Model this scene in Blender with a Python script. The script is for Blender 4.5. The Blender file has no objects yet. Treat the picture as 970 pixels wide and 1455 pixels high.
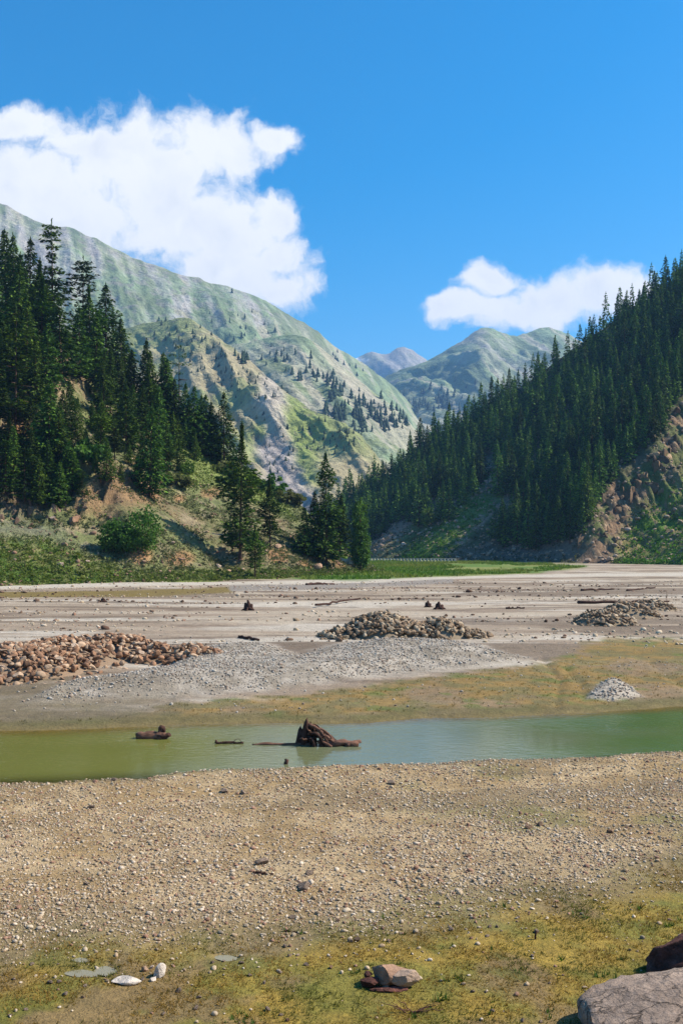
import bpy, math, random
import numpy as np

C = bpy.context.scene.collection
F, HZ, CX, CAMH = 1400.0, 776.0, 485.0, 6.0      # focal (photo px), horizon row, centre column, eye height
R = np.random.default_rng(11)
random.seed(11)

# ------------------------------------------------------------------ noise
def _h(i, j, k, s):
    n = (i * 374761393 + j * 668265263 + k * 1274126177 + s * 974634281) & 0xFFFFFFFF
    n = ((n ^ (n >> 13)) * 1274126177) & 0xFFFFFFFF
    n = n ^ (n >> 16)
    return (n & 0xFFFF) / 65535.0
def vn(x, y, z=None, s=0):
    x = np.asarray(x, float); y = np.asarray(y, float)
    z = np.zeros_like(x) if z is None else np.asarray(z, float)
    i, j, k = [np.floor(a).astype(np.int64) for a in (x, y, z)]
    f, g, h = x - i, y - j, z - k
    f, g, h = [t * t * (3 - 2 * t) for t in (f, g, h)]
    L = lambda a, b, t: a + (b - a) * t
    q = lambda dk: L(L(_h(i, j, k + dk, s), _h(i + 1, j, k + dk, s), f), L(_h(i, j + 1, k + dk, s), _h(i + 1, j + 1, k + dk, s), f), g)
    return L(q(0), q(1), h)
def fbm(x, y, z=None, o=4, s=0, gain=.5):
    t = 0; a = 1.0; n = 0.0; m = 1.0
    for q in range(o):
        t = t + a * vn(np.asarray(x) * m, np.asarray(y) * m, None if z is None else np.asarray(z) * m, s + q * 7)
        n += a; a *= gain; m *= 2.03
    return t / n
def ridged(x, y, o=4, s=0):
    t = 0; a = 1.0; n = 0.0; m = 1.0
    for q in range(o):
        t = t + a * (1 - abs(2 * vn(np.asarray(x) * m, np.asarray(y) * m, None, s + q * 5) - 1)); n += a; a *= .5; m *= 2.07
    return t / n
def ss(a, b, x):
    t = np.clip((np.asarray(x, float) - a) / (b - a), 0, 1); return t * t * (3 - 2 * t)
def sdf(px, py, poly, ky=1.0):                      # signed distance, positive inside
    px = np.asarray(px, float); py = np.asarray(py, float) * ky
    P = [(a, b * ky) for a, b in poly]
    d = np.full(px.shape, 1e18); ins = np.zeros(px.shape, bool)
    for (x0, y0), (x1, y1) in zip(P, P[1:] + P[:1]):
        ex, ey = x1 - x0, y1 - y0
        t = np.clip(((px - x0) * ex + (py - y0) * ey) / (ex * ex + ey * ey + 1e-9), 0, 1)
        d = np.minimum(d, (px - x0 - t * ex) ** 2 + (py - y0 - t * ey) ** 2)
        c = ((y0 > py) != (y1 > py)) & (px < (x1 - x0) * (py - y0) / (y1 - y0 + 1e-12) + x0)
        ins ^= c
    d = np.sqrt(d)
    return np.where(ins, d, -d)
def linedist(px, py, pts):                          # distance to a polyline, sign + on its right-hand side in the picture
    px = np.asarray(px, float); py = np.asarray(py, float)
    d = np.full(px.shape, 1e18); sg = np.ones(px.shape)
    for (x0, y0), (x1, y1) in zip(pts, pts[1:]):
        ex, ey = x1 - x0, y1 - y0
        t = np.clip(((px - x0) * ex + (py - y0) * ey) / (ex * ex + ey * ey), 0, 1)
        dd = (px - x0 - t * ex) ** 2 + (py - y0 - t * ey) ** 2
        c = ex * (py - y0) - ey * (px - x0)
        sg = np.where(dd < d, np.sign(c), sg); d = np.minimum(d, dd)
    return np.sqrt(d), sg
def G(px, py):
    y = CAMH * F / (py - HZ); return (px - CX) / F * y, y
def proj(x, y, z):
    y = np.maximum(y, .5)
    return CX + F * x / y, HZ - (z - CAMH) * F / y
def lerp(a, b, t):
    a = np.asarray(a, float); b = np.asarray(b, float); t = np.asarray(t)[..., None]
    return a + (b - a) * t

# ------------------------------------------------------------------ objects
def tag(o, label=None, cat=None, group=None, kind=None):
    for k, v in (('label', label), ('category', cat), ('group', group), ('kind', kind)):
        if v: o[k] = v
    return o
def mesh(name, V, faces, mat, col=None, smooth=False, extra=None):
    V = np.asarray(V, np.float32).reshape(-1, 3)
    fl = faces if isinstance(faces, list) else [faces]
    fl = [np.asarray(f, np.int32) for f in fl if len(f)]
    me = bpy.data.meshes.new(name)
    me.vertices.add(len(V)); me.vertices.foreach_set('co', V.ravel())
    li = np.concatenate([f.ravel() for f in fl])
    tot = np.concatenate([np.full(len(f), f.shape[1], np.int32) for f in fl])
    st = np.concatenate([[0], np.cumsum(tot)[:-1]]).astype(np.int32)
    me.loops.add(len(li)); me.loops.foreach_set('vertex_index', li)
    me.polygons.add(len(tot)); me.polygons.foreach_set('loop_start', st)
    try: me.polygons.foreach_set('loop_total', tot)
    except Exception: pass
    if smooth: me.polygons.foreach_set('use_smooth', np.ones(len(tot), bool))
    if col is not None:
        c = np.ones((len(V), 4), np.float32); c[:, :3] = np.asarray(col, np.float32).reshape(-1, 3)
        a = me.color_attributes.new('Col', 'FLOAT_COLOR', 'POINT'); a.data.foreach_set('color', c.ravel())
    for k, v in (extra or {}).items():
        a = me.attributes.new(k, 'FLOAT', 'POINT'); a.data.foreach_set('value', np.asarray(v, np.float32).ravel())
    me.materials.append(mat)
    me.update(calc_edges=True); me.validate()
    return me
def link(name, me, parent=None, loc=None):
    o = bpy.data.objects.new(name, me); C.objects.link(o)
    if parent is not None: o.parent = parent
    if loc is not None: o.location = [float(t) for t in loc]
    return o
def empty(name, loc, rz=0.0):
    o = bpy.data.objects.new(name, None); C.objects.link(o)
    o.location = [float(t) for t in loc]; o.rotation_euler = (0, 0, rz); o.empty_display_size = .3
    return o
def gridfaces(n, m):
    i = np.arange(n - 1)[:, None] * m + np.arange(m - 1)[None, :]
    return np.stack([i, i + 1, i + m + 1, i + m], -1).reshape(-1, 4)

# ------------------------------------------------------------------ materials
class NT:
    def __init__(s, tree): s.t = tree; s.n = tree.nodes; s.l = tree.links
    def node(s, ty, ins=None, **kw):
        nd = s.n.new(ty)
        for k, v in kw.items(): setattr(nd, k, v)
        for k, v in (ins or {}).items(): s.put(nd.inputs[k], v)
        return nd
    def put(s, sock, v):
        if isinstance(v, bpy.types.NodeSocket): s.l.new(v, sock)
        else: sock.default_value = v
    def math(s, op, a, b=0.0, c=0.0, clamp=False):
        nd = s.n.new('ShaderNodeMath'); nd.operation = op; nd.use_clamp = clamp
        for i, v in enumerate((a, b, c)): s.put(nd.inputs[i], v)
        return nd.outputs[0]
    def vmath(s, op, a, b=(0, 0, 0)):
        nd = s.n.new('ShaderNodeVectorMath'); nd.operation = op
        s.put(nd.inputs[0], a); s.put(nd.inputs[1], b)
        return nd.outputs['Value'] if op in ('LENGTH', 'DISTANCE', 'DOT_PRODUCT') else nd.outputs[0]
    def mixc(s, f, a, b, blend='MIX'):
        nd = s.n.new('ShaderNodeMix'); nd.data_type = 'RGBA'; nd.blend_type = blend
        s.put(nd.inputs[0], f); s.put(nd.inputs[6], a); s.put(nd.inputs[7], b)
        return nd.outputs[2]
    def rng(s, v, a, b, c, d, smooth=False):
        nd = s.n.new('ShaderNodeMapRange'); nd.clamp = True
        if smooth: nd.interpolation_type = 'SMOOTHSTEP'
        for i, q in enumerate((v, a, b, c, d)): s.put(nd.inputs[i], q)
        return nd.outputs[0]
    def noise(s, vec, scale, detail=4, rough=.55, dist=0.0):
        nd = s.node('ShaderNodeTexNoise', {'Vector': vec, 'Scale': scale, 'Detail': detail, 'Roughness': rough, 'Distortion': dist})
        return nd.outputs[0]
def newmat(name):
    m = bpy.data.materials.new(name); m.use_nodes = True
    t = NT(m.node_tree); t.n.clear()
    out = t.node('ShaderNodeOutputMaterial')
    return m, t, out
def mat_surface(name, base=None, rough=.92, scales=((2., .75, 1.25),), bumps=((8., .05),), objrand=0.0, tint=None, spec=.25, stretch=None, bstr=1.0):
    """base None -> colour comes from the Col attribute"""
    m, t, out = newmat(name)
    tc = t.node('ShaderNodeTexCoord').outputs['Object']
    if stretch: tc = t.node('ShaderNodeMapping', {'Vector': tc, 'Scale': stretch}).outputs[0]
    c = t.node('ShaderNodeAttribute', attribute_name='Col').outputs['Color'] if base is None else t.node('ShaderNodeRGB').outputs[0]
    if base is not None: c.default_value = (*base, 1)
    if objrand or tint:
        r = t.node('ShaderNodeObjectInfo').outputs['Random']
        if tint: c = t.mixc(t.math('MULTIPLY', t.math('FRACT', t.math('MULTIPLY', r, 7.31)), 1.0), c, (*tint, 1))
        if objrand: c = t.mixc(1.0, c, t.node('ShaderNodeCombineColor', {0: t.rng(r, 0, 1, 1 - objrand, 1 + objrand), 1: t.rng(r, 0, 1, 1 - objrand, 1 + objrand), 2: t.rng(r, 0, 1, 1 - objrand, 1 + objrand)}).outputs[0], 'MULTIPLY')
    for sc, lo, hi in scales:
        v = t.rng(t.noise(tc, sc, 5, .6), .28, .72, lo, hi)
        c = t.mixc(1.0, c, t.node('ShaderNodeCombineColor', {0: v, 1: v, 2: v}).outputs[0], 'MULTIPLY')
    nrm = None
    for sc, dist in bumps:
        b = t.node('ShaderNodeBump', {'Strength': bstr, 'Distance': dist, 'Height': t.noise(tc, sc, 6, .65)})
        if nrm is not None: t.put(b.inputs['Normal'], nrm)
        nrm = b.outputs[0]
    p = t.node('ShaderNodeBsdfPrincipled', {'Base Color': c, 'Roughness': rough, 'Specular IOR Level': spec})
    if nrm is not None: t.put(p.inputs['Normal'], nrm)
    t.l.new(p.outputs[0], out.inputs[0])
    return m
def add_cracks(m, scale, amount=.6, squash=(1, 1, 1)):
    t = NT(m.node_tree); p = [n for n in t.n if n.type == 'BSDF_PRINCIPLED'][0]
    tc = t.node('ShaderNodeMapping', {'Vector': t.node('ShaderNodeTexCoord').outputs['Object'], 'Scale': squash}).outputs[0]
    wv = t.node('ShaderNodeTexNoise', {'Vector': tc, 'Scale': scale * 1.6, 'Detail': 5., 'Roughness': .6}).outputs['Color']
    v = t.vmath('ADD', tc, t.vmath('MULTIPLY', t.vmath('SUBTRACT', wv, (.5, .5, .5)), (.8 / scale,) * 3))
    d = t.node('ShaderNodeTexVoronoi', {'Vector': v, 'Scale': scale}, feature='DISTANCE_TO_EDGE').outputs[0]
    gate = t.rng(t.noise(tc, scale * .7, 3), .42, .6, 0.0, 1.0)
    h = t.math('MAXIMUM', t.rng(d, .0, .035, 0.0, 1.0), gate)
    c = p.inputs['Base Color'].links[0].from_socket; k = t.rng(h, 0, 1, 1 - amount, 1.0)
    t.put(p.inputs['Base Color'], t.mixc(1.0, c, t.node('ShaderNodeCombineColor', {0: k, 1: k, 2: k}).outputs[0], 'MULTIPLY'))
    b = t.node('ShaderNodeBump', {'Strength': 1.0, 'Distance': .03, 'Height': h})
    t.put(b.inputs['Normal'], p.inputs['Normal'].links[0].from_socket); t.put(p.inputs['Normal'], b.outputs[0])
def mat_leaf(name, rnd=.3, trans=.25, gain=1.0):
    m, t, out = newmat(name)
    c = t.node('ShaderNodeAttribute', attribute_name='Col').outputs['Color']
    r = t.node('ShaderNodeObjectInfo').outputs['Random']
    hs = t.node('ShaderNodeHueSaturation', {'Hue': t.rng(t.math('FRACT', t.math('MULTIPLY', r, 5.7)), 0, 1, .485, .515), 'Saturation': 1.0, 'Value': t.rng(r, 0, 1, gain * (1 - rnd), gain * (1 + rnd)), 'Color': c}).outputs[0]
    p = t.node('ShaderNodeBsdfPrincipled', {'Base Color': hs, 'Roughness': .7, 'Specular IOR Level': .12})
    tr = t.node('ShaderNodeBsdfTranslucent', {'Color': t.mixc(1.0, hs, (1.1, 1.25, .6, 1), 'MULTIPLY')})
    mx = t.node('ShaderNodeMixShader', {0: trans, 1: p.outputs[0], 2: tr.outputs[0]})
    t.l.new(mx.outputs[0], out.inputs[0])
    return m
M_GROUND = mat_surface('riverbed_soil', scales=((.35, .9, 1.1), (2.2, .8, 1.2), (11., .72, 1.28), (40., .75, 1.25)), bumps=((1.2, .12), (9., .05), (35., .02)))
M_HILL = mat_surface('hillside_soil', scales=((.12, .85, 1.15), (.6, .72, 1.28), (2.2, .7, 1.3)), bumps=((.25, 1.2), (1.1, .6)))
M_MTN = mat_surface('mountain_turf', scales=((.01, .85, 1.15), (.05, .8, 1.2), (.16, .75, 1.25)), bumps=((.02, 16.), (.09, 5.)))
M_NEEDLE = mat_leaf('conifer_needles', .5, .16)
M_LEAF = mat_leaf('broad_leaves', .15, .35)
M_GRASS = mat_leaf('grass_blades', .1, .35)
M_BARK = mat_surface('bark', base=(.10, .055, .035), scales=((6., .6, 1.4),), bumps=((9., .08),), stretch=(1, 1, .2))
M_PEBBLE = mat_surface('pebble_stone', scales=((18., .8, 1.2),), bumps=((30., .02),))
M_STONE = mat_surface('stone', base=(.30, .22, .165), scales=((1.7, .7, 1.3), (9., .8, 1.2)), bumps=((5., .06), (22., .02)), objrand=.25)
M_RUST = mat_surface('rusty_stone', base=(.25, .14, .082), tint=(.48, .36, .26), scales=((1.3, .7, 1.3), (7., .75, 1.25)), bumps=((5., .06), (22., .02)), objrand=.3)
M_BROWN = mat_surface('brown_stone', base=(.21, .14, .088), tint=(.42, .32, .22), scales=((1.3, .7, 1.3), (7., .75, 1.25)), bumps=((5., .06), (22., .02)), objrand=.3)
M_WOOD = mat_surface('driftwood', base=(.055, .026, .018), scales=((5., .4, 1.6), (22., .45, 1.55)), bumps=((14., .05), (40., .02)), stretch=(1, 1, .16))
M_WOODP = mat_surface('bleached_driftwood', base=(.17, .085, .055), scales=((5., .5, 1.4), (22., .5, 1.4)), bumps=((14., .04), (40., .02)), stretch=(.2, 1, 1))

# ------------------------------------------------------------------ shared shapes
def icosphere(n):
    t = (1 + 5 ** .5) / 2
    V = [(-1, t, 0), (1, t, 0), (-1, -t, 0), (1, -t, 0), (0, -1, t), (0, 1, t), (0, -1, -t), (0, 1, -t), (t, 0, -1), (t, 0, 1), (-t, 0, -1), (-t, 0, 1)]
    Fc = [(0, 11, 5), (0, 5, 1), (0, 1, 7), (0, 7, 10), (0, 10, 11), (1, 5, 9), (5, 11, 4), (11, 10, 2), (10, 7, 6), (7, 1, 8), (3, 9, 4), (3, 4, 2), (3, 2, 6), (3, 6, 8), (3, 8, 9), (4, 9, 5), (2, 4, 11), (6, 2, 10), (8, 6, 7), (9, 8, 1)]
    V = [np.array(v, float) / np.linalg.norm(v) for v in V]
    for _ in range(n):
        cache = {}; N = []
        def mid(a, b):
            k = (min(a, b), max(a, b))
            if k not in cache:
                v = V[a] + V[b]; V.append(v / np.linalg.norm(v)); cache[k] = len(V) - 1
            return cache[k]
        for a, b, c in Fc:
            ab, bc, ca = mid(a, b), mid(b, c), mid(c, a)
            N += [(a, ab, ca), (b, bc, ab), (c, ca, bc), (ab, bc, ca)]
        Fc = N
    return np.array(V), np.array(Fc, np.int32)
ICO = [icosphere(i) for i in range(5)]
def rock(seed, sub=2, dims=(1, 1, 1), cuts=9, cut=(.62, .95), rough=.08):
    r = np.random.default_rng(seed); V, Fc = ICO[sub]; V = V.copy()
    for _ in range(cuts):
        n = r.normal(size=3); n /= np.linalg.norm(n); d = r.uniform(*cut)
        k = V @ n - d; V = V - np.where(k > 0, k, 0)[:, None] * n
    q = V * 2.3 + r.uniform(0, 50, 3)
    V = V * (1 + rough * 2 * (fbm(q[:, 0], q[:, 1], q[:, 2], 3, seed % 97) - .5))[:, None]
    return V * np.array(dims), Fc
def tube(P, rad, n=8, wob=.15, seed=0, cap=True):
    P = np.asarray(P, float); rad = np.asarray(rad, float); m = len(P)
    T = np.gradient(P, axis=0); T /= np.linalg.norm(T, axis=1)[:, None] + 1e-9
    up = np.array([0.13, .31, .94]) if abs(T[0] @ np.array([0, 0, 1])) < .9 else np.array([1., .2, 0])
    a = np.arange(n) / n * 2 * np.pi; rows = []
    for i in range(m):
        u = np.cross(T[i], up); u /= np.linalg.norm(u) + 1e-9; w = np.cross(u, T[i])
        k = 1 + wob * 2 * (vn(np.cos(a) * 1.5 + 9, np.sin(a) * 1.5 + 9, np.full(n, i * .6), seed) - .5)
        rows.append(P[i] + rad[i] * (k * np.cos(a))[:, None] * u + rad[i] * (k * np.sin(a))[:, None] * w)
    V = np.concatenate(rows); f = []
    for i in range(m - 1):
        for j in range(n): f.append((i * n + j, i * n + (j + 1) % n, (i + 1) * n + (j + 1) % n, (i + 1) * n + j))
    tr = []
    if cap:
        V = np.vstack([V, P[0], P[-1]]); b = m * n
        for j in range(n): tr += [(b, (j + 1) % n, j), (b + 1, (m - 1) * n + j, (m - 1) * n + (j + 1) % n)]
    return V, np.array(f, np.int32), np.array(tr, np.int32).reshape(-1, 3)
def rotz(a):
    c, s = np.cos(a), np.sin(a); z = np.zeros_like(c); o = np.ones_like(c)
    return np.stack([np.stack([c, -s, z], -1), np.stack([s, c, z], -1), np.stack([z, z, o], -1)], -2)
def roty(a):
    c, s = np.cos(a), np.sin(a); z = np.zeros_like(c); o = np.ones_like(c)
    return np.stack([np.stack([c, z, s], -1), np.stack([z, o, z], -1), np.stack([-s, z, c], -1)], -2)
def scatter(variants, loc, scl, rot, col):
    """one merged mesh's arrays: variants [(V,F)], loc Nx3, scl Nx3, rot Nx3x3, col Nx3"""
    Vs, Fs, Cs, b = [], [], [], 0
    ids = R.integers(0, len(variants), len(loc))
    for k, (V, Fc) in enumerate(variants):
        q = np.where(ids == k)[0]
        if not len(q): continue
        W = np.einsum('nij,nvj->nvi', rot[q], V[None] * scl[q][:, None, :]) + loc[q][:, None, :]
        Vs.append(W.reshape(-1, 3)); Cs.append(np.repeat(col[q], len(V), 0))
        Fs.append((Fc[None] + (np.arange(len(q)) * len(V))[:, None, None]).reshape(-1, Fc.shape[1]) + b); b += len(q) * len(V)
    return np.concatenate(Vs), np.concatenate(Fs), np.concatenate(Cs)

# ================================================================== RIVERBED GROUND
WT = ([-900, 0, 130, 250, 400, 520, 600, 720, 800, 900, 970, 1900], [1040, 1030, 1027, 1022, 1017, 1018, 1012, 1009, 1006, 1000, 996, 975])
WB = ([-900, 0, 100, 200, 300, 450, 600, 700, 850, 970, 1900], [1128, 1119, 1117, 1110, 1099, 1096, 1091, 1084, 1080, 1074, 1040])
BANK = [(15, 1002), (60, 980), (110, 966), (180, 958), (230, 950), (260, 925), (320, 917), (375, 916), (425, 930), (470, 922), (540, 912), (600, 910), (680, 918), (765, 935), (700, 948), (600, 958), (480, 974), (380, 985), (260, 992), (120, 998)]
CONE = [(832, 992), (850, 974), (868, 968), (890, 974), (912, 990), (870, 996)]
def ground(x, y):
    """height and albedo of the valley floor"""
    yy = np.maximum(y, 2.0)
    px = CX + F * x / yy; py = HZ + CAMH * F / yy
    front = y > 2.0
    wob = 5 * (fbm(x * .35, y * .35, None, 4, 31) - .5)
    tp = np.interp(px, *WT) + wob; bt = np.interp(px, *WB) + 9 * (fbm(x * .6, y * .6, None, 4, 33) - .5)
    t = (py - tp) / (bt - tp)
    inw = np.where(front, np.clip(1 - (2 * t - 1) ** 2, -3, 1), -3)
    z = np.zeros_like(x)
    far = ss(30, 60, y)
    # low bars and channels across the sand flats
    st = fbm(x * .035 + 3, y * .16, None, 5, 41)
    z += far * (1 - ss(200, 320, y)) * .75 * (st - .5)
    z += .10 * (fbm(x * .5, y * .5, None, 4, 42) - .5)
    # near bank rises in a lip above the pool
    z += .16 * ss(0, .12, -inw) * (t > .5) * (1 - ss(.12, 2.4, -inw))
    # the gravel bar
    db = sdf(px, py, BANK, 2.2) + 12 * (fbm(x * .3, y * .3, None, 3, 44) - .5)
    bar = ss(0, 42, db) * front
    z += bar * (.42 + .35 * fbm(x * .4, y * .4, None, 4, 45))
    dc = sdf(px, py, CONE, 1.6); cone = ss(-3, 3, dc)
    z += .75 * np.clip(dc / 28, 0, 1) * (.85 + .3 * fbm(x * 2, y * 2, None, 2, 9))
    # stone heap on the left sits on a swell
    dh = sdf(px, py, [(-200, 985), (-200, 905), (60, 915), (200, 920), (310, 945), (200, 955), (60, 975)], 1.5)
    z += .5 * ss(0, 40, dh)
    # tyre ruts on the right
    for L in ([(770, 935), (795, 965), (790, 1002)], [(805, 950), (822, 968), (830, 990)], [(925, 940), (970, 975), (1020, 1010)], [(905, 935), (985, 958), (1060, 980)]):
        d, _ = linedist(px, py, L); z -= .09 * np.exp(-(d / 4.5) ** 2)
    # pool
    shal = 1 - .62 * ss(460, 60, px) * ss(.30, 1.0, t)
    z = np.where(inw > -.12, z * ss(.12, -.12, inw) - .75 * ss(-.12, .9, inw) * shal, z)
    # viewer's bank
    z += np.where(y < 10.5, 4.6 * ss(10.5, 1.0, y), 0)
    # ---------------- albedo
    n1 = fbm(x * .25, y * .25, None, 4, 51); n2 = fbm(x * 1.3, y * 1.3, None, 4, 52); n3 = fbm(x * .06, y * .3, None, 4, 53)
    sand = lerp((.25, .19, .135), (.36, .295, .22), ss(.35, .65, n3))
    sand = lerp(sand, (.44, .39, .32), ss(.56, .66, fbm(x * .05, y * .22 + 9, None, 4, 54)) * .75)
    sand = lerp(sand, (.15, .11, .075), ss(.55, .62, fbm(x * .04 + 7, y * .26, None, 5, 55)) * .85)
    sand = lerp(sand, (.12, .085, .06), ss(.64, .70, fbm(x * .10, y * .55, None, 4, 58)) * .7)
    col = sand
    # yellow-green margin beyond the pool
    dm = sdf(px, py, [(130, 1030), (240, 998), (420, 985), (560, 968), (770, 940), (860, 905), (1100, 905), (1300, 1000), (970, 1003), (600, 1018)], 2.0)
    moss = lerp((.22, .14, .04), (.145, .118, .042), ss(.4, .6, n2))
    moss = lerp(moss, (.22, .15, .09), ss(.5, .62, n1) * .7)
    moss = lerp(moss, (.09, .12, .02), ss(.62, .7, fbm(x * .8, y * .8, None, 4, 57)) * .7)
    col = lerp(col, moss, ss(-8, 14, dm + 30 * (n2 - .5)) * .95)
    lowleft = sdf(px, py, [(-300, 1040), (-300, 960), (60, 975), (260, 990), (260, 1030)], 1.5)
    col = lerp(col, lerp((.15, .115, .075), (.13, .105, .05), n2), ss(-45, 45, lowleft + 60 * (n1 - .5) + 40 * (n2 - .5)) * .85)
    col = lerp(col, lerp((.22, .185, .14), (.34, .295, .24), ss(.35, .65, n2)), ss(-3, 14, db + 10 * (n2 - .5)) * (1 - .5 * ss(.5, .62, n1) * (px < 330)))
    col = lerp(col, (.36, .31, .25), cone)
    # far channels, tracks and meadow
    d, _ = linedist(px, py, [(-300, 849), (0, 846), (160, 844), (330, 838)]); col = lerp(col, (.16, .115, .035), ss(5.5, 3, d))
    d, _ = linedist(px, py, [(330, 836), (450, 833), (560, 828), (640, 824)]); col = lerp(col, (.22, .19, .16), ss(6, 3, d))
    d, _ = linedist(px, py, [(-300, 838), (330, 829), (520, 825), (700, 819), (1100, 815)]); col = lerp(col, (.42, .37, .30), ss(3.5, 1.5, d))
    dg = sdf(px, py, [(340, 823), (470, 812), (530, 796), (700, 797), (830, 801), (840, 806), (760, 814), (640, 820), (520, 824)], 3.0)
    grass = lerp((.085, .15, .022), (.17, .19, .05), ss(.4, .65, fbm(x * .05, y * .05, None, 3, 59)))
    col = lerp(col, grass, ss(-4, 6, dg + 16 * (fbm(x * .08, y * .04, None, 3, 60) - .5)))
    col = lerp(col, (.15, .18, .05), ss(800.5, 799, py) * front * .8)
    # near gravel and foreground turf
    near = front & (t > .5)
    gr = lerp((.285, .192, .09), (.385, .28, .155), ss(.35, .65, n2))
    gr = lerp(gr, (.17, .155, .05), ss(.44, .58, fbm(x * .5, y * .5, None, 4, 61)) * ss(300, 800, px) * .75)
    gr = lerp(gr, (.19, .135, .068), ss(.54, .64, fbm(x * .22, y * 1.0, None, 4, 66)) * .7)
    col = np.where(near[:, None], gr, col)
    edge = np.interp(px, [-600, 0, 250, 500, 700, 970, 1600], [1365, 1352, 1330, 1318, 1288, 1232, 1150]) + 55 * (fbm(x * .7, y * .7, None, 4, 62) - .5)
    turf = lerp((.265, .18, .034), (.18, .155, .030), ss(.38, .62, fbm(x * 1.1, y * 1.1, None, 4, 63)))
    turf = lerp(turf, (.20, .135, .065), ss(.5, .62, fbm(x * .8 + 4, y * .8, None, 4, 64)) * .8)
    turf = lerp(turf, (.11, .12, .02), ss(.6, .7, fbm(x * 2.1, y * 2.1, None, 4, 65)) * .6)
    tm = ss(-35, 25, py - edge) * near
    band = np.exp(-((py - edge) / 30) ** 2) * near
    col = lerp(col, turf, tm)
    col = lerp(col, (.19, .15, .075), band * .55)
    # wet rim of the pool
    wet = ss(-.55, -.02, inw) * front
    col = lerp(col, lerp((.12, .09, .035), (.10, .10, .03), n2), wet * .8 * ss(.7, .3, ss(250, 600, px) * (t > .5)))
    col = lerp(col, (.17, .125, .05), ss(-.05, .25, inw))
    puddle = np.zeros_like(x)
    for (cx, cy, rx, ry) in ((117, 1381, 27, 6.5), (150, 1377, 17, 8), (115, 1362, 17, 4), (322, 1356, 18, 5.5)):
        q = ((px - cx) / rx) ** 2 + ((py - cy) / ry) ** 2
        puddle = np.maximum(puddle, ss(1.6, .3, q + 1.2 * (n2 - .5)))
    z = z - .05 * puddle * front
    return z, col, tm, dg, inw, px, py, bar, cone
rows = np.concatenate([np.linspace(-60, 4, 26)[:-1], 4 * np.exp(np.linspace(0, math.log(420 / 4.), 560)), 430 * np.exp(np.linspace(0, math.log(14000 / 430.), 40))])
tcol = np.linspace(-1, 1, 501); tcol = np.sign(tcol) * (.5 * abs(tcol) + .5 * abs(tcol) ** 3)
Y = np.repeat(rows, 501); X = (26 + .80 * np.maximum(Y, 0)) * np.tile(tcol, len(rows))
Zg, Cg, *_ = ground(X, Y)
link('ground', mesh('ground', np.stack([X, Y, Zg], 1), gridfaces(len(rows), 501)[:, ::-1], M_GROUND, Cg, True))['kind'] = 'structure'
def gz(x, y):
    return ground(np.atleast_1d(np.asarray(x, float)), np.atleast_1d(np.asarray(y, float)))[0]

# ------------------------------------------------------------------ pool water
def water_mat():
    m, t, out = newmat('green_pool_water')
    tc = t.node('ShaderNodeTexCoord').outputs['Object']
    dep = t.node('ShaderNodeAttribute', attribute_name='depth').outputs['Fac']
    n = t.noise(t.node('ShaderNodeMapping', {'Vector': tc, 'Scale': (1.0, 1.7, 1)}).outputs[0], 3.2, 4, .55)
    n2 = t.noise(tc, .12, 3, .5)
    b = t.node('ShaderNodeBump', {'Strength': t.rng(n2, .38, .62, .05, .38), 'Distance': .05, 'Height': n})
    xx = t.math('ADD', t.node('ShaderNodeSeparateXYZ', {0: tc}).outputs[0], t.math('MULTIPLY', t.math('SUBTRACT', t.noise(tc, .15, 3, .5), .5), 14.0))
    c = t.mixc(t.rng(xx, -7., 0., 0, 1, True), (.140, .145, .036, 1), (.135, .150, .085, 1))
    c = t.mixc(t.rng(xx, 3., 11., 0, 1, True), c, (.075, .125, .034, 1))  # murk tint by position, with reflected sky and forest tones painted in
    dif = t.node('ShaderNodeBsdfDiffuse', {'Color': c})
    tr = t.node('ShaderNodeBsdfTransparent', {'Color': (.97, .88, .60, 1)})
    body = t.node('ShaderNodeMixShader', {0: t.rng(dep, .0, .42, .12, .96, True), 1: tr.outputs[0], 2: dif.outputs[0]})
    gl = t.node('ShaderNodeBsdfGlossy', {'Color': (1, 1, 1, 1), 'Roughness': .06, 'Normal': b.outputs[0]})
    fr = t.node('ShaderNodeFresnel', {'IOR': 1.33, 'Normal': b.outputs[0]})
    front_ = t.math('SUBTRACT', 1.0, t.node('ShaderNodeNewGeometry').outputs['Backfacing'])   # light leaving through the surface from below is not mirrored back
    mx = t.node('ShaderNodeMixShader', {0: t.math('MULTIPLY', fr.outputs[0], front_), 1: body.outputs[0], 2: gl.outputs[0]})
    t.l.new(mx.outputs[0], out.inputs[0])
    return m
M_WATER = water_mat()
WL = -.13
cols = np.linspace(-700, 1700, 241); tt = np.linspace(-.08, 1.08, 50)
PX, T = np.meshgrid(cols, tt, indexing='ij')
PY = np.interp(PX, *WT) + T * (np.interp(PX, *WB) - np.interp(PX, *WT))
wx, wy = G(PX.ravel(), PY.ravel())
dep = WL - gz(wx, wy)
link('river', mesh('river', np.stack([wx, wy, np.full_like(wx, WL)], 1), gridfaces(241, 50), M_WATER, None, True, {'depth': dep}))['kind'] = 'structure'
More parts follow.
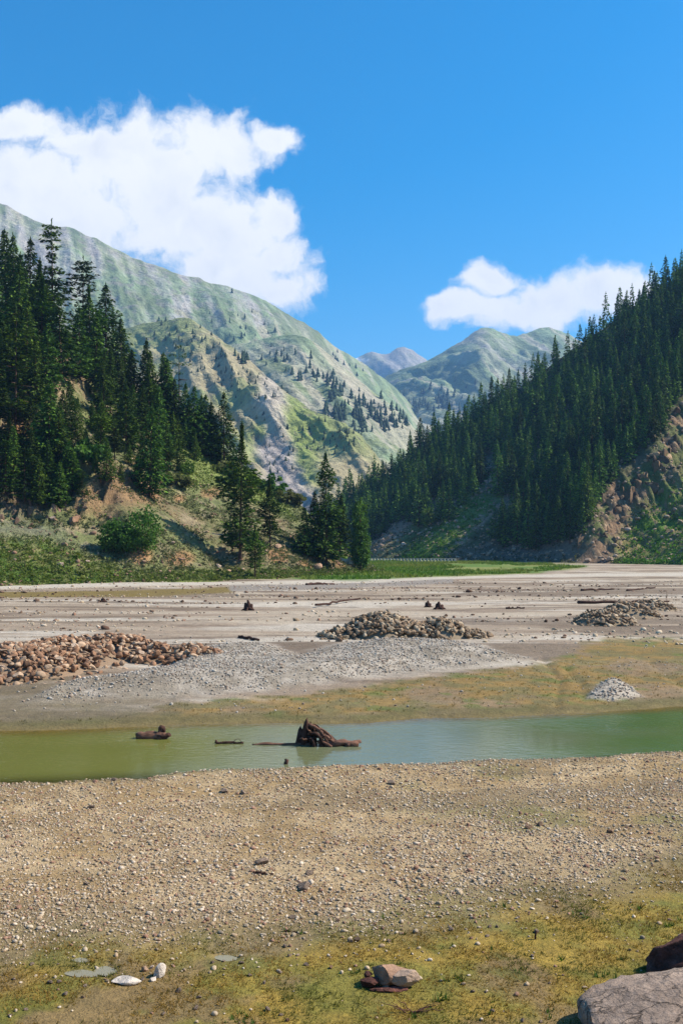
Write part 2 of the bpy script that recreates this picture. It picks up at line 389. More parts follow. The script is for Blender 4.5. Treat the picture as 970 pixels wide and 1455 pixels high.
# shallow pools on the foreground turf
mp, t, out = newmat('puddle_water')
p_ = t.node('ShaderNodeBsdfPrincipled', {'Base Color': (.21, .19, .12, 1), 'Roughness': .12, 'IOR': 1.33}); t.l.new(p_.outputs[0], out.inputs[0])
for k, (cx, cy, rx, ry, lab) in enumerate(((117, 1381, 24, 5, 'long pale'), (150, 1377, 15, 6.5, 'wide pale'), (115, 1362, 15, 3.2, 'thin'), (322, 1356, 16, 4.2, 'small pale'))):
    a = np.arange(28) / 28 * 2 * np.pi; k_ = 1 + .5 * (vn(np.cos(a) * 1.4 + 5, np.sin(a) * 1.4 + k * 7) - .5)
    qx, qy = G(cx + rx * np.cos(a) * k_, cy + ry * np.sin(a) * k_); ox, oy = G(cx, cy)
    zz = float(gz(ox, oy)[0]) + .028
    V = np.vstack([np.stack([qx, qy, np.full(28, zz)], 1), [[ox, oy, zz]]])
    o = link('puddle', mesh('puddle', V, np.array([(28, i, (i + 1) % 28) for i in range(28)]), mp)); o['kind'] = 'structure'

# ================================================================== HILLS
class Hill:
    def __init__(s, name, px, tab, nv, vmax, disp, color, mat, back=1.1, prof=1.0, z0=-3.0):
        tab = np.array(tab, float); s.px = px
        yf, rp, yr = [np.interp(px, tab[:, 0], tab[:, i]) for i in (1, 2, 3)]
        k = np.ones(9) / 9
        sm = lambda a: np.convolve(np.pad(a, 4, 'edge'), k, 'valid')
        yf, rp, yr = sm(yf), sm(rp), sm(yr)
        zr = CAMH + (HZ - rp) / F * yr
        s.v = np.concatenate([[-.12], np.linspace(-.04, 1, nv), np.linspace(1, vmax, max(6, nv // 5))[1:]])
        v = s.v[None, :]; P = px[:, None]
        Y = yf[:, None] + (yr - yf)[:, None] * v
        zf = np.where(v <= 1, zr[:, None] * np.clip(v, 0, 1) ** prof, zr[:, None] * (1 - back * (v - 1) ** 1.15))
        zf = np.where(v < 0, z0 * (-v / .12) ** .7 , zf)
        X = (P - CX) / F * Y
        P2 = np.broadcast_to(P, Y.shape); py = HZ - (zf - CAMH) * F / Y
        zf = zf + disp(X, Y, zf, P2, py, np.broadcast_to(v, Y.shape)) * ss(-.02, .08, v)
        py = HZ - (zf - CAMH) * F / Y
        s.X, s.Y, s.Z, s.PY = X, Y, zf, py
        gy = np.gradient(zf, axis=1) / (np.gradient(Y, axis=1) + 1e-9)
        col = color(X.ravel(), Y.ravel(), zf.ravel(), P2.ravel(), py.ravel(), gy.ravel())
        s.o = link(name, mesh(name, np.stack([X, Y, zf], -1).reshape(-1, 3), gridfaces(*X.shape)[:, ::-1], mat, col, True))
        s.o['kind'] = 'structure'
    def at(s, px, v):
        i = np.interp(px, s.px, np.arange(len(s.px))); j = np.interp(v, s.v, np.arange(len(s.v)))
        i0 = min(int(i), len(s.px) - 2); j0 = min(int(j), len(s.v) - 2); a, b = i - i0, j - j0
        f = lambda A: (A[i0, j0] * (1 - a) + A[i0 + 1, j0] * a) * (1 - b) + (A[i0, j0 + 1] * (1 - a) + A[i0 + 1, j0 + 1] * a) * b
        return np.array([f(s.X), f(s.Y), f(s.Z)])
    def many(s, px, v):
        px, v = np.asarray(px, float), np.asarray(v, float)
        i = np.interp(px, s.px, np.arange(len(s.px))); j = np.interp(v, s.v, np.arange(len(s.v)))
        i0 = np.minimum(i.astype(int), len(s.px) - 2); j0 = np.minimum(j.astype(int), len(s.v) - 2); a, b = i - i0, j - j0
        f = lambda A: (A[i0, j0] * (1 - a) + A[i0 + 1, j0] * a) * (1 - b) + (A[i0, j0 + 1] * (1 - a) + A[i0 + 1, j0 + 1] * a) * b
        return np.stack([f(s.X), f(s.Y), f(s.Z)], 1)
    def base(s, px, py):                            # first point up the slope that shows at row py
        i = int(round(np.interp(px, s.px, np.arange(len(s.px))))); q = s.PY[i]
        m = s.v <= 1.0
        k = np.where((q <= py) & m)[0]
        j = k[0] if len(k) else int(np.argmin(np.where(m, q, 1e9)))
        w = s.at(px, s.v[j]); return w

# ---- left hillside
LT = [(-700, 108, 60, 265), (-300, 127, 250, 268), (0, 147, 435, 270), (100, 153, 480, 272), (200, 160, 552, 275), (270, 166, 603, 274), (320, 170, 645, 270), (360, 176, 675, 267), (400, 183, 702, 262), (430, 190, 724, 255), (470, 200, 760, 248), (510, 214, 792, 244), (545, 228, 815, 243), (600, 235, 822, 245)]
def left_disp(X, Y, z, P, q, v):
    d = 5 * (fbm(X * .03, Y * .03, None, 4, 71) - .5) * ss(.05, .3, v) + 1.5 * (fbm(X * .16, Y * .16, None, 4, 72) - .5) + .6 * (fbm(X * .6, Y * .6, None, 3, 73) - .5)
    l, sg = linedist(P, q, [(40, 560), (95, 650), (165, 715), (195, 790)])
    d += 3.0 * np.exp(-(l / np.where(sg > 0, 18, 60)) ** 2) * ss(820, 780, q)
    l, sg = linedist(P, q, [(225, 700), (300, 760), (330, 805)]); d -= 2.2 * np.exp(-(l / 20) ** 2)
    l, sg = linedist(P, q, [(395, 735), (450, 790)]); d -= 1.6 * np.exp(-(l / 12) ** 2)
    hl = sdf(P, q, [(-100, 620), (60, 632), (110, 700), (60, 735), (-100, 735)])
    d -= 3.4 * ss(-15, 12, hl) * (.6 + .8 * ridged(X * .12, Y * .12, 3, 75))
    rk = ridged(X * .22, z * .22, 3, 78)
    d += 2.2 * ss(.62, .8, rk) * ss(-10, 10, sdf(P, q, [(90, 470), (150, 560), (120, 640), (200, 700), (130, 760), (0, 720), (0, 450)]))
    return d
def left_col(X, Y, z, P, q, g):
    n1 = fbm(X * .06, Y * .06, z * .06, 4, 81); n2 = fbm(X * .35, Y * .35, z * .35, 4, 82); n3 = fbm(X * 1.0, Y * 1.0, z, 3, 83)
    c = lerp((.185, .145, .075), (.15, .165, .062), ss(.32, .54, n1))
    c = lerp(c, (.25, .20, .125), ss(.52, .66, n2) * .7)
    c = lerp(c, (.11, .125, .045), ss(.54, .62, n3) * .75)
    gb = sdf(P, q, [(235, 630), (270, 605), (320, 645), (400, 700), (420, 740), (330, 700), (260, 690)])
    c = lerp(c, lerp((.13, .19, .03), (.20, .22, .075), n2), ss(-12, 14, gb + 30 * (n2 - .5)) * .95)
    re = sdf(P, q, [(80, 690), (150, 670), (240, 690), (225, 715), (110, 740)])
    c = lerp(c, (.25, .135, .075), ss(-15, 15, re + 40 * (n2 - .5)) * .75)
    rr = sdf(P, q, [(90, 470), (140, 540), (60, 580), (0, 560), (0, 500)])
    c = lerp(c, (.36, .23, .15), ss(-5, 25, rr + 50 * (n2 - .5)))
    for (cx, cy, r) in ((215, 703, 11), (255, 708, 10), (190, 655, 12), (300, 700, 14), (488, 798, 20), (440, 800, 16), (395, 790, 18), (200, 790, 20), (255, 795, 22), (30, 610, 25)):
        c = lerp(c, (.31, .165, .08), ss(1.3, .5, np.hypot((P - cx) / r, (q - cy) / (r * .6)) + .8 * (n2 - .5)) * .85)
    lf = sdf(P, q, [(-200, 840), (-200, 770), (60, 765), (130, 795), (180, 812), (180, 840)])
    c = lerp(c, lerp((.075, .13, .018), (.16, .165, .055), ss(.38, .6, n2)), ss(-10, 10, lf + 40 * (n2 - .5)))
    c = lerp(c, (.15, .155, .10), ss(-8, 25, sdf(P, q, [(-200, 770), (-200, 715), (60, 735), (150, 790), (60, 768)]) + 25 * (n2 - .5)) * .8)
    c = lerp(c, (.13, .16, .03), ss(805, 818, q + 14 * (n2 - .5)) * ss(160, 260, P) * .85)
    c = lerp(c, (.12, .08, .055), ss(-6, 8, sdf(P, q, [(-100, 640), (60, 640), (100, 700), (60, 730), (-100, 730)])) * .8)  # shade under the bank's trees painted darker into the slope
    return c
LP = np.concatenate([np.linspace(-700, -30, 40)[:-1], np.linspace(-30, 600, 330)])
LEFT = Hill('hillside', LP, LT, 210, 1.9, left_disp, left_col, M_HILL, prof=1.06)

# ---- right hillside
RT = [(380, 600, 776, 660), (420, 560, 766, 640), (470, 515, 730, 622), (520, 470, 697, 615), (560, 449, 670, 612), (600, 430, 645, 610), (650, 409, 612, 605), (700, 390, 582, 600), (750, 372, 545, 595), (800, 355, 508, 590), (850, 341, 474, 586), (900, 328, 438, 582), (970, 312, 392, 576), (1100, 285, 320, 560), (1400, 240, 160, 520), (1800, 200, 0, 480)]
CLIFF = [(826, 803), (842, 745), (868, 690), (925, 655), (948, 610), (975, 560), (1010, 500)]
CHUTE = [(588, 800), (640, 760), (690, 705), (705, 680)]
def right_disp(X, Y, z, P, q, v):
    d = 9 * (fbm(X * .018, Y * .018, None, 4, 91) - .5) * ss(.03, .25, v) + 2.5 * (fbm(X * .09, Y * .09, None, 4, 92) - .5) + .9 * (fbm(X * .4, Y * .4, None, 3, 93) - .5)
    l, sg = linedist(P, q, CLIFF); sd = l * sg
    dn = ss(-4, 70, sd) * ss(170, 90, sd)
    cl = np.exp(-((sd - 35) / 38) ** 2) * ss(797, 780, q) * ss(540, 600, q)
    d += 7 * np.exp(-(np.minimum(sd, 0) / 45) ** 2) * ss(60, -4, sd) * ss(802, 770, q) - 9 * dn * ss(810, 770, q)
    d += cl * (5 * (ridged(X * .13 + z * .05, z * .09, 4, 95) - .55) + 6 * (fbm(X * .3, z * .35, None, 4, 96) - .5))
    l, sg = linedist(P, q, CHUTE); sd = l * sg
    d += 3.4 * np.exp(-(sd / np.where(sd < 0, 14, 22)) ** 2)
    l, sg = linedist(P, q, [(528, 800), (575, 745), (620, 720)]); d += 3 * np.exp(-(l / 13) ** 2)
    return d
def right_col(X, Y, z, P, q, g):
    n1 = fbm(X * .03, Y * .03, z * .03, 4, 101); n2 = fbm(X * .15, Y * .15, z * .15, 4, 102); n3 = fbm(X * .5, Y * .5, z * .5, 3, 103)
    c = lerp((.11, .095, .06), (.085, .095, .04), ss(.4, .6, n1))
    c = lerp(c, (.22, .16, .11), ss(.56, .68, n2) * .7)
    l, sg = linedist(P, q, CLIFF); sd = l * sg
    ck = ss(-10, 2, sd) * ss(52, 38, sd + 40 * (n2 - .5)) * ss(520, 580, q)
    c = lerp(c, lerp(lerp(lerp((.24, .15, .085), (.11, .075, .048), ss(.42, .58, n2)), (.33, .23, .14), ss(.55, .65, n3)), (.09, .12, .03), ss(.52, .6, fbm(X * .09, Y * .09, z * .09, 3, 105)) * .8), ck)
    gs = ss(34, 50, sd + 34 * (n2 - .5)) * ss(200, 120, sd) * ss(560, 640, q)
    c = lerp(c, lerp((.09, .17, .02), (.20, .17, .065), ss(.42, .62, n2)), gs)
    c = lerp(c, (.26, .17, .11), gs * ss(.58, .66, n3) * .8)
    l, sg = linedist(P, q, CHUTE); sd = l * sg
    c = lerp(c, lerp((.10, .17, .025), (.17, .20, .05), n2), ss(26, 14, abs(sd)) * ss(695, 715, q))
    c = lerp(c, (.28, .20, .15), ss(9, 5, abs(sd - 17)) * ss(.42, .55, n3) * ss(700, 720, q))
    c = lerp(c, (.30, .20, .145), ss(-6, 8, sdf(P, q, [(520, 775), (545, 745), (590, 738), (575, 760), (530, 800)]) + 16 * (n2 - .5)) * .9)
    c = lerp(c, (.10, .15, .025), ss(20, 8, abs(linedist(P, q, [(535, 800), (610, 745)])[0])) * .5)
    for (cx, cy, r) in ((690, 672, 22), (860, 488, 16), (655, 590, 10), (630, 727, 14), (715, 690, 16), (765, 650, 12)):
        c = lerp(c, (.36, .25, .18), ss(1.3, .4, np.hypot((P - cx) / r, (q - cy) / (r * .7)) + (n2 - .5)))
    sl = sdf(P, q, [(700, 800), (730, 750), (800, 745), (835, 740), (822, 800)])
    c = lerp(c, (.17, .13, .105), ss(-8, 12, sl) * .8)
    return c
RP = np.concatenate([np.linspace(380, 1060, 340), np.linspace(1060, 1800, 50)[1:]])
RIGHT = Hill('hillside', RP, RT, 220, 1.9, right_disp, right_col, M_HILL, prof=1.1)

# ---- mountains up the valley
def mtn_disp(f, amp, seed, gul=.9):
    def d(X, Y, z, P, q, v):
        e = ss(.0, .25, v) * (1 - .72 * np.exp(-((v - 1) / .10) ** 2))
        w = X + 60 / (f * 300) * (fbm(X * f * .5, Y * f * .5, None, 3, seed + 9) - .5) + .35 * Y
        return amp * e * (1.5 * (ridged(w * f, (Y - .35 * X) * f * .17, 5, seed) - .62) + .7 * (fbm(X * f * 3, Y * f * 3, z * f * 3, 4, seed + 2) - .5) + .3 * (fbm(X * f * 11, Y * f * 11, z * f * 11, 3, seed + 4) - .5) + .22 * (ridged(w * f * 11, (Y - .35 * X) * f * 1.7, 3, seed + 8) - .6) + .55 * (ridged(w * f * 4.2, (Y - .35 * X) * f * .55, 4, seed + 6) - .6))
    return d
def spur_col(X, Y, z, P, q, g):
    n1 = fbm(X * .006, Y * .006, z * .006, 4, 111); n2 = fbm(X * .03, Y * .03, z * .03, 4, 112); n3 = fbm(X * .09, Y * .09, z * .09, 3, 113)
    c = lerp((.27, .235, .14), (.19, .215, .085), ss(.38, .6, n1))
    gb = sdf(P, q, [(345, 620), (410, 560), (470, 600), (450, 650), (455, 690), (420, 690), (395, 640)])
    c = lerp(c, lerp((.14, .20, .04), (.21, .24, .07), n2), ss(-14, 16, gb + 30 * (n2 - .5)) * .9)
    l, _ = linedist(P, q, [(385, 545), (392, 600), (400, 650), (430, 705), (445, 740)])
    c = lerp(c, (.33, .29, .24), ss(26, 8, l + 24 * (n2 - .5)) * .9)
    l, _ = linedist(P, q, [(385, 640), (405, 690), (435, 730)]); c = lerp(c, (.27, .24, .22), ss(30, 10, l + 20 * (n2 - .5)))
    c = lerp(c, (.15, .13, .10), ss(.6, .7, n3) * ss(.45, .55, n1) * .8)
    return c * 1.15  # lifted to put hazy brightness into the spur's colour
A_T = [(-300, 800, 430, 1700), (150, 780, 470, 1600), (200, 770, 462, 1550), (262, 760, 450, 1480), (300, 750, 472, 1420), (350, 740, 512, 1330), (400, 730, 556, 1230), (440, 720, 583, 1150), (490, 715, 606, 1080), (515, 712, 632, 1040), (545, 710, 672, 1010), (600, 706, 745, 960), (650, 705, 776, 950)]
SPUR = Hill('mountain', np.linspace(-300, 650, 330), A_T, 200, 1.6, mtn_disp(.0045, 42, 121), spur_col, M_MTN, prof=1.08)
def green_col(seed, rocky):
    def f(X, Y, z, P, q, g):
        n1 = fbm(X * .003, Y * .003, z * .003, 4, seed); n2 = fbm(X * .014, Y * .014, z * .014, 4, seed + 1); n3 = fbm(X * .05, Y * .05, z * .05, 3, seed + 2)
        c = lerp((.165, .22, .115), (.235, .24, .17), ss(.4, .6, n1))
        c = lerp(c, (.15, .185, .065), ss(.5, .62, n2) * .8)
        w = X + .35 * Y
        sk = fbm(w * .022, z * .005, None, 4, seed + 3)
        c = lerp(c, (.30, .265, .20), ss(.54, .66, sk) * .7)
        c = lerp(c, (.085, .115, .06), ss(.47, .37, sk) * .7)
        if rocky:
            hi = ss(520, 430, q + .15 * (P - 300))
            rk = .7 * ss(.47, .58, n2 + .20 * (hi - .5)) * ss(.36, .6, sk)
            c = lerp(c, (.275, .265, .27), rk * rocky)
            c = lerp(c, (.20, .18, .17), ss(.56, .64, n3) * rocky * .6 * hi)
        return c * 1.2  # greens kept bluish and lifted so distance haze sits in the colour
    return f
B_T = [(150, 1250, 520, 2250), (300, 1220, 497, 2200), (380, 1200, 480, 2150), (420, 1190, 476, 2100), (450, 1180, 490, 2050), (480, 1170, 516, 2000), (520, 1160, 551, 1930), (560, 1150, 581, 1870), (585, 1140, 606, 1830), (620, 1130, 650, 1780), (680, 1130, 740, 1700)]
LOWER = Hill('mountain', np.linspace(150, 680, 230), B_T, 150, 1.5, mtn_disp(.0034, 38, 131), green_col(141, .25), M_MTN, prof=1.05)
C_T = [(-700, 1500, 262, 3100), (-300, 1500, 235, 3000), (-100, 1500, 258, 2950), (0, 1500, 286, 2900), (30, 1500, 304, 2900), (65, 1500, 322, 2880), (100, 1500, 322, 2870), (150, 1500, 346, 2850), (200, 1500, 369, 2850), (250, 1500, 388, 2850), (300, 1520, 403, 2880), (345, 1540, 414, 2920), (400, 1560, 441, 2980), (440, 1600, 463, 3050), (470, 1650, 486, 3150), (500, 1700, 506, 3250), (530, 1800, 528, 3350), (570, 1900, 560, 3450), (640, 2000, 640, 3500)]
MAIN = Hill('mountain', np.linspace(-700, 640, 420), C_T, 220, 1.4, mtn_disp(.0026, 70, 151), green_col(161, .95), M_MTN, prof=1.0)
E_T = [(440, 2300, 600, 4200), (500, 2300, 556, 4200), (535, 2300, 543, 4200), (560, 2300, 531, 4150), (600, 2350, 514, 4100), (650, 2400, 486, 4050), (672, 2400, 470, 4050), (692, 2400, 463, 4050), (715, 2450, 474, 4050), (740, 2450, 476, 4100), (768, 2500, 465, 4150), (790, 2500, 470, 4150), (850, 2500, 500, 4200), (1000, 2500, 470, 4300), (1300, 2500, 420, 4400)]
FARR = Hill('mountain', np.linspace(440, 1300, 300), E_T, 170, 1.4, mtn_disp(.0020, 110, 171), green_col(181, .7), M_MTN, prof=1.0)
def far_col(X, Y, z, P, q, g):
    n = fbm(X * .004, Y * .004, z * .004, 4, 191)
    c = lerp((.27, .25, .22), (.21, .22, .15), ss(.42, .58, n))
    return lerp(c, (.8, .8, .82), ss(.60, .64, fbm(X * .003, Y * .003, z * .006, 3, 193)) * ss(520, 505, q))
F_T = [(430, 4600, 540, 7000), (480, 4600, 515, 7000), (505, 4600, 507, 7000), (525, 4600, 501, 7000), (545, 4600, 505, 7000), (572, 4600, 495, 7000), (592, 4600, 504, 7000), (620, 4600, 522, 7000), (700, 4600, 560, 7000)]
FARP = Hill('mountain', np.linspace(430, 700, 140), F_T, 70, 1.4, mtn_disp(.0014, 160, 195), far_col, M_MTN)

# ================================================================== TREES
def cards(c, axis, side, L, W, col):
    """kite shaped sprays: centre, long axis, side axis"""
    c = np.asarray(c); n = len(c)
    V = np.stack([c - axis * (L * .5)[:, None], c + side * (W * .5)[:, None] + axis * (L * .05)[:, None], c + axis * (L * .55)[:, None], c - side * (W * .5)[:, None] + axis * (L * .05)[:, None]], 1)
    Fq = np.arange(n * 4).reshape(n, 4)
    return V.reshape(-1, 3), Fq, np.repeat(col, 4, 0)
GREENS = np.array([(.018, .042, .008), (.036, .078, .010), (.092, .158, .016), (.026, .060, .010), (.070, .125, .013)])
def unit(v): return v / (np.linalg.norm(v, axis=-1, keepdims=True) + 1e-9)
def conifer(seed, H=25., Rm=4.0, gap=.75, nb=6, per=11, style='spire', lo=.10, card=(.95, .42), greens=GREENS):
    r = np.random.default_rng(seed); cs, ax, sd, LL, WW, co = [], [], [], [], [], []
    z = H * lo; ph = r.uniform(0, 7)
    lean = r.normal(size=2) * .012 * H
    sect = r.uniform(.75, 1.15, 9)
    while z < H * .985:
        t = (z - H * lo) / (H * (1 - lo))
        if style == 'spire': prof = (1 - t) ** .8 * min(1, .55 + t * 3.0)
        elif style == 'cedar': prof = (.55 + .45 * math.sin(t * 9 + seed)) * (1 - t ** 3) * .95 + .12
        elif style == 'pine': prof = (math.sin(min(1, (t + .12) * 1.05) * math.pi) ** .7) * (.8 + .3 * math.sin(t * 14 + seed)) * (1 - .35 * t)
        elif style == 'ragged': prof = (.40 + .5 * (1 - t)) * (.55 + .6 * abs(math.sin(t * 8 + seed))) * (1 - t ** 5)
        n = max(3, int(nb * r.uniform(.7, 1.2)))
        for k in range(n):
            a = ph + k * 2 * math.pi / n + r.normal() * .25
            s9 = sect[int((a % (2 * math.pi)) / (2 * math.pi) * 8.99)]
            Lb = Rm * prof * s9 * r.uniform(.65, 1.18)
            if Lb < .25: Lb = .25 * r.uniform(.7, 1.4)
            if r.random() < .07: continue
            dr = {'spire': -.30, 'cedar': .02, 'pine': .12, 'ragged': -.05}[style] + r.normal() * .10
            m = max(3, int(per * (.35 + .65 * Lb / Rm)))
            tt = r.uniform(.12, 1.0, m) ** .8
            d = np.array([math.cos(a), math.sin(a), 0]); pr = np.array([-d[1], d[0], 0])
            w = Lb * .26 * (1.15 - tt) + .12
            lat = r.uniform(-1, 1, m) * w
            zz = z + Lb * tt * dr + (.14 if style == 'spire' else .05) * Lb * tt ** 2 + r.normal(size=m) * (.16 if style == 'cedar' else .28)
            cc = d[None] * (Lb * tt)[:, None] + pr[None] * lat[:, None]; cc[:, 2] = zz
            cc[:, 0] += lean[0] * t; cc[:, 1] += lean[1] * t
            A = unit(d[None] * 1.0 + pr[None] * (lat / (w + .01) * .8)[:, None] + r.normal(size=(m, 3)) * .25 + np.array([0, 0, dr - .15]))
            S = unit(np.cross(A, np.array([0, 0, 1.]) + r.normal(size=(m, 3)) * (.25 if style == 'cedar' else .55)))
            g = greens[r.integers(0, len(greens), m)] * r.uniform(.75, 1.25, m)[:, None]
            cs.append(cc); ax.append(A); sd.append(S); sc = min(1.0, .45 + .55 * Lb / Rm)
            LL.append(card[0] * sc * r.uniform(.7, 1.35, m)); WW.append(card[1] * sc * r.uniform(.7, 1.4, m)); co.append(g)
        ph += 2.4; z += gap * r.uniform(.75, 1.25) * (1.9 if style == 'cedar' and r.random() < .55 else 1.0)
    for q in range(5):                              # leader tip
        cs.append(np.array([[lean[0], lean[1], H * (.975 + .008 * q)]])); ax.append(unit(np.array([[r.normal() * .2, r.normal() * .2, 1.]]))); sd.append(unit(r.normal(size=(1, 3)) * [1, 1, 0])); LL.append(np.array([.9])); WW.append(np.array([.3])); co.append(greens[1:2])
    V, Q, Cc = cards(np.concatenate(cs), np.concatenate(ax), np.concatenate(sd), np.concatenate(LL), np.concatenate(WW), np.concatenate(co))
    P = [(lean[0] * u, lean[1] * u, -1.2 + (H * .97 + 1.2) * u) for u in np.linspace(0, 1, 9)]
    rad = np.interp(np.linspace(0, 1, 9), [0, .06, 1], [.024 * H * .75, .017 * H * .75, .02])
    tv, tq, tt_ = tube(P, rad, 8, .12, seed)
    vs, qs, ts, b = [tv], [tq], [tt_], len(tv)      # bare limbs belong to the trunk mesh
    for k in range(12):
        h = r.uniform(lo * .7, .6); a = r.uniform(0, 7); L = Rm * r.uniform(.35, .75)
        p0 = np.array([lean[0] * h, lean[1] * h, H * h]); d = np.array([math.cos(a), math.sin(a), -.1])
        lv, lq, lt = tube([p0, p0 + d * L * .5, p0 + d * L], [.10, .06, .02], 5, .1, k); vs.append(lv); qs.append(lq + b); ts.append(lt + b); b += len(lv)
    return (V, Q, Cc), (np.concatenate(vs), [np.concatenate(qs), np.concatenate(ts)])
def broadleaf(seed, lobes, n=70, per=34, leaf=.42, tr=.22, greens=None, th=None):
    """lobes: (cx,cy,cz,rx,ry,rz) crown volumes filled with leafy clumps"""
    r = np.random.default_rng(seed); g0 = greens if greens is not None else np.array([(.05, .105, .018), (.075, .145, .024), (.10, .17, .035)])
    cs, co = [], []
    for (cx, cy, cz, rx, ry, rz) in lobes:
        for _ in range(n):
            d = unit(r.normal(size=3)); k = r.uniform(.45, 1.0) ** .6
            c = np.array([cx + rx * d[0] * k, cy + ry * d[1] * k, cz + rz * d[2] * k]); cr = min(rx, rz) * r.uniform(.16, .34)
            m = int(per * r.uniform(.6, 1.3)); cs.append(c + r.normal(size=(m, 3)) * cr * .62)
            co.append(np.clip(g0[r.integers(0, len(g0))] * r.uniform(.8, 1.2) * r.uniform(.85, 1.15, (m, 1)), 0, 1))
    c = np.concatenate(cs); m = len(c)
    A = unit(r.normal(size=(m, 3)) + [0, 0, -.3]); S = unit(np.cross(A, r.normal(size=(m, 3))))
    V, Q, Cc = cards(c, A, S, leaf * r.uniform(.6, 1.4, m), leaf * .7 * r.uniform(.6, 1.4, m), np.concatenate(co))
    vs, qs, ts, b = [], [], [], 0
    top = th or max(l[2] for l in lobes)
    for P, rd in [([(0, 0, -.6), (.1, 0, top * .4), (.05, .1, top)], (tr, tr * .7, tr * .3))] + [([(0, 0, top * .25), (l[0] * .6, l[1] * .6, l[2] * .7), (l[0], l[1], l[2] + l[5] * .4)], (tr * .6, tr * .4, tr * .15)) for l in lobes]:
        tv, tq, t3 = tube(P, rd, 7, .15, seed); vs.append(tv); qs.append(tq + b); ts.append(t3 + b); b += len(tv)
    return (V, Q, Cc), (np.concatenate(vs), [np.concatenate(qs), np.concatenate(ts)])
class Kind:
    def __init__(s, name, gen, H, leafmat):
        (V, Q, Cc), (tv, tf) = gen; s.name, s.H = name, H; s.raw = (V, Q, Cc)
        s.crown = mesh('crown', V, Q, leafmat, Cc); s.trunk = mesh('trunk', tv, tf, M_BARK, None, True)
    def put(s, loc, height, label, cat, group=None, rz=None, width=1.0):
        k = height / s.H
        e = empty(s.name, loc, random.uniform(0, 6.28) if rz is None else rz); e.scale = (k * width, k * width, k)
        link('trunk', s.trunk, e); link('crown', s.crown, e)
        return tag(e, label, cat, group)
DG = GREENS * np.array([1.05, 1.15, 1.3])
SP = [Kind('conifer', conifer(201 + i, Rm=[6.4, 5.4, 7.0, 5.8][i], gap=[.66, .6, .7, .64][i], nb=8, per=20, card=(1.25, .60), lo=[.08, .14, .06, .2][i]), 25., M_NEEDLE) for i in range(4)]
RG = [Kind('conifer', conifer(231 + i, Rm=[5.2, 4.4, 6.0, 4.8, 5.5][i], gap=.85, nb=7, per=12, lo=[.08, .12, .06, .1, .05][i], card=(1.6, .8), greens=DG), 25., M_NEEDLE) for i in range(5)]
RL = [Kind('conifer', conifer(241 + i, Rm=[5.2, 4.4, 6.0][i], gap=1.15, nb=6, per=8, lo=.08, card=(2.1, 1.1), greens=DG), 25., M_NEEDLE) for i in range(3)]
CD = [Kind('cedar', conifer(251 + i, Rm=[6.0, 7.0, 6.0][i], gap=.8, nb=9, per=26, lo=[.2, .12, .22][i], style='cedar', card=(1.25, .65)), 25., M_NEEDLE) for i in range(3)]
PN = [Kind('pine', conifer(271 + i, Rm=[6.6, 6.0][i], gap=.6, nb=9, per=24, lo=[.10, .2][i], style='pine', card=(1.05, .6)), 25., M_NEEDLE) for i in range(2)]
RAG = Kind('conifer', conifer(281, Rm=5.0, gap=.6, nb=8, per=20, lo=.08, style='ragged', card=(1.1, .6)), 25., M_NEEDLE)
TIER = Kind('cedar', conifer(291, H=25., Rm=5.4, gap=1.5, nb=7, per=20, lo=.35, style='cedar', card=(1.0, .5)), 25., M_NEEDLE)
YG = np.array([(.055, .11, .02), (.08, .15, .028), (.10, .165, .04)])
POPL = Kind('poplar', broadleaf(301, [(0, 0, 6.5, 2.0, 2.0, 4.6), (.1, .1, 12., 1.7, 1.7, 5.2), (0, 0, 4.2, 2.3, 2.2, 3.0)], 75, 30, .48, .20, YG, 15.), 17.5, M_LEAF)

def tree_at(hill, kind, px, by, ty, label, cat, group=None, width=1.0):
    w = hill.base(px, by); h = (by - ty) / F * w[1]
    return kind.put(w - [0, 0, .3], h, label, cat, group, width=width)
LG = 'conifers in the stand on the left hillside'
spec = [
 (CD[0], 76, 470, 313, 'tall cedar with a flat layered top, highest tree on the left skyline', 'cedar', 1.0),
 (CD[1], 118, 500, 363, 'broad dark cedar with a domed top on the left skyline', 'cedar', 1.0),
 (TIER, 255, 612, 478, 'sparse cedar with separate flat tiers standing above the left stand', 'cedar', .8),
 (SP[2], 318, 668, 556, 'dense conical conifer alone on the crest right of the left stand', 'conifer', 1.05),
 (PN[0], 341, 796, 596, 'largest dark pine at the foot of the left slope', 'pine', .95),
 (PN[1], 384, 778, 676, 'slim pine with a bare lower trunk beside the largest pine', 'pine', 1.0),
 (PN[1], 362, 820, 742, 'small leaning pine in front of the largest pine', 'pine', 1.2),
 (SP[0], 432, 790, 718, 'small bright conifer on the slope between two pine groups', 'conifer', 1.25),
 (RAG, 464, 803, 642, 'tall ragged conifer with a crooked top at the tip of the left slope', 'conifer', .95),
 (SP[3], 482, 795, 700, 'shorter conifer crowded against the right side of the ragged tall one', 'conifer', 1.2),
 (SP[1], 447, 792, 696, 'shorter conifer crowded against the left side of the ragged tall one', 'conifer', 1.1),
 (SP[0], 213, 708, 574, 'dark narrow conifer casting a shadow on the bare brown slope', 'conifer', 1.0),
 (PN[1], 143, 655, 556, 'pine with a pale bare trunk on the middle of the left slope', 'pine', .95),
 (SP[3], 68, 676, 536, 'dark conifer with a long bare trunk above the shaded bank', 'conifer', 1.15),
 (CD[2], 22, 632, 436, 'tall reddish trunked cedar at the left edge above the shaded bank', 'cedar', .95),
 (SP[1], 104, 702, 636, 'small light green conifer at the end of the shaded bank', 'conifer', 1.5),
]
used = []
for kd, px, by, ty, lab, cat, wd in spec:
    tree_at(LEFT, kd, px, by, ty, lab, cat, None, wd); used.append((px, by))
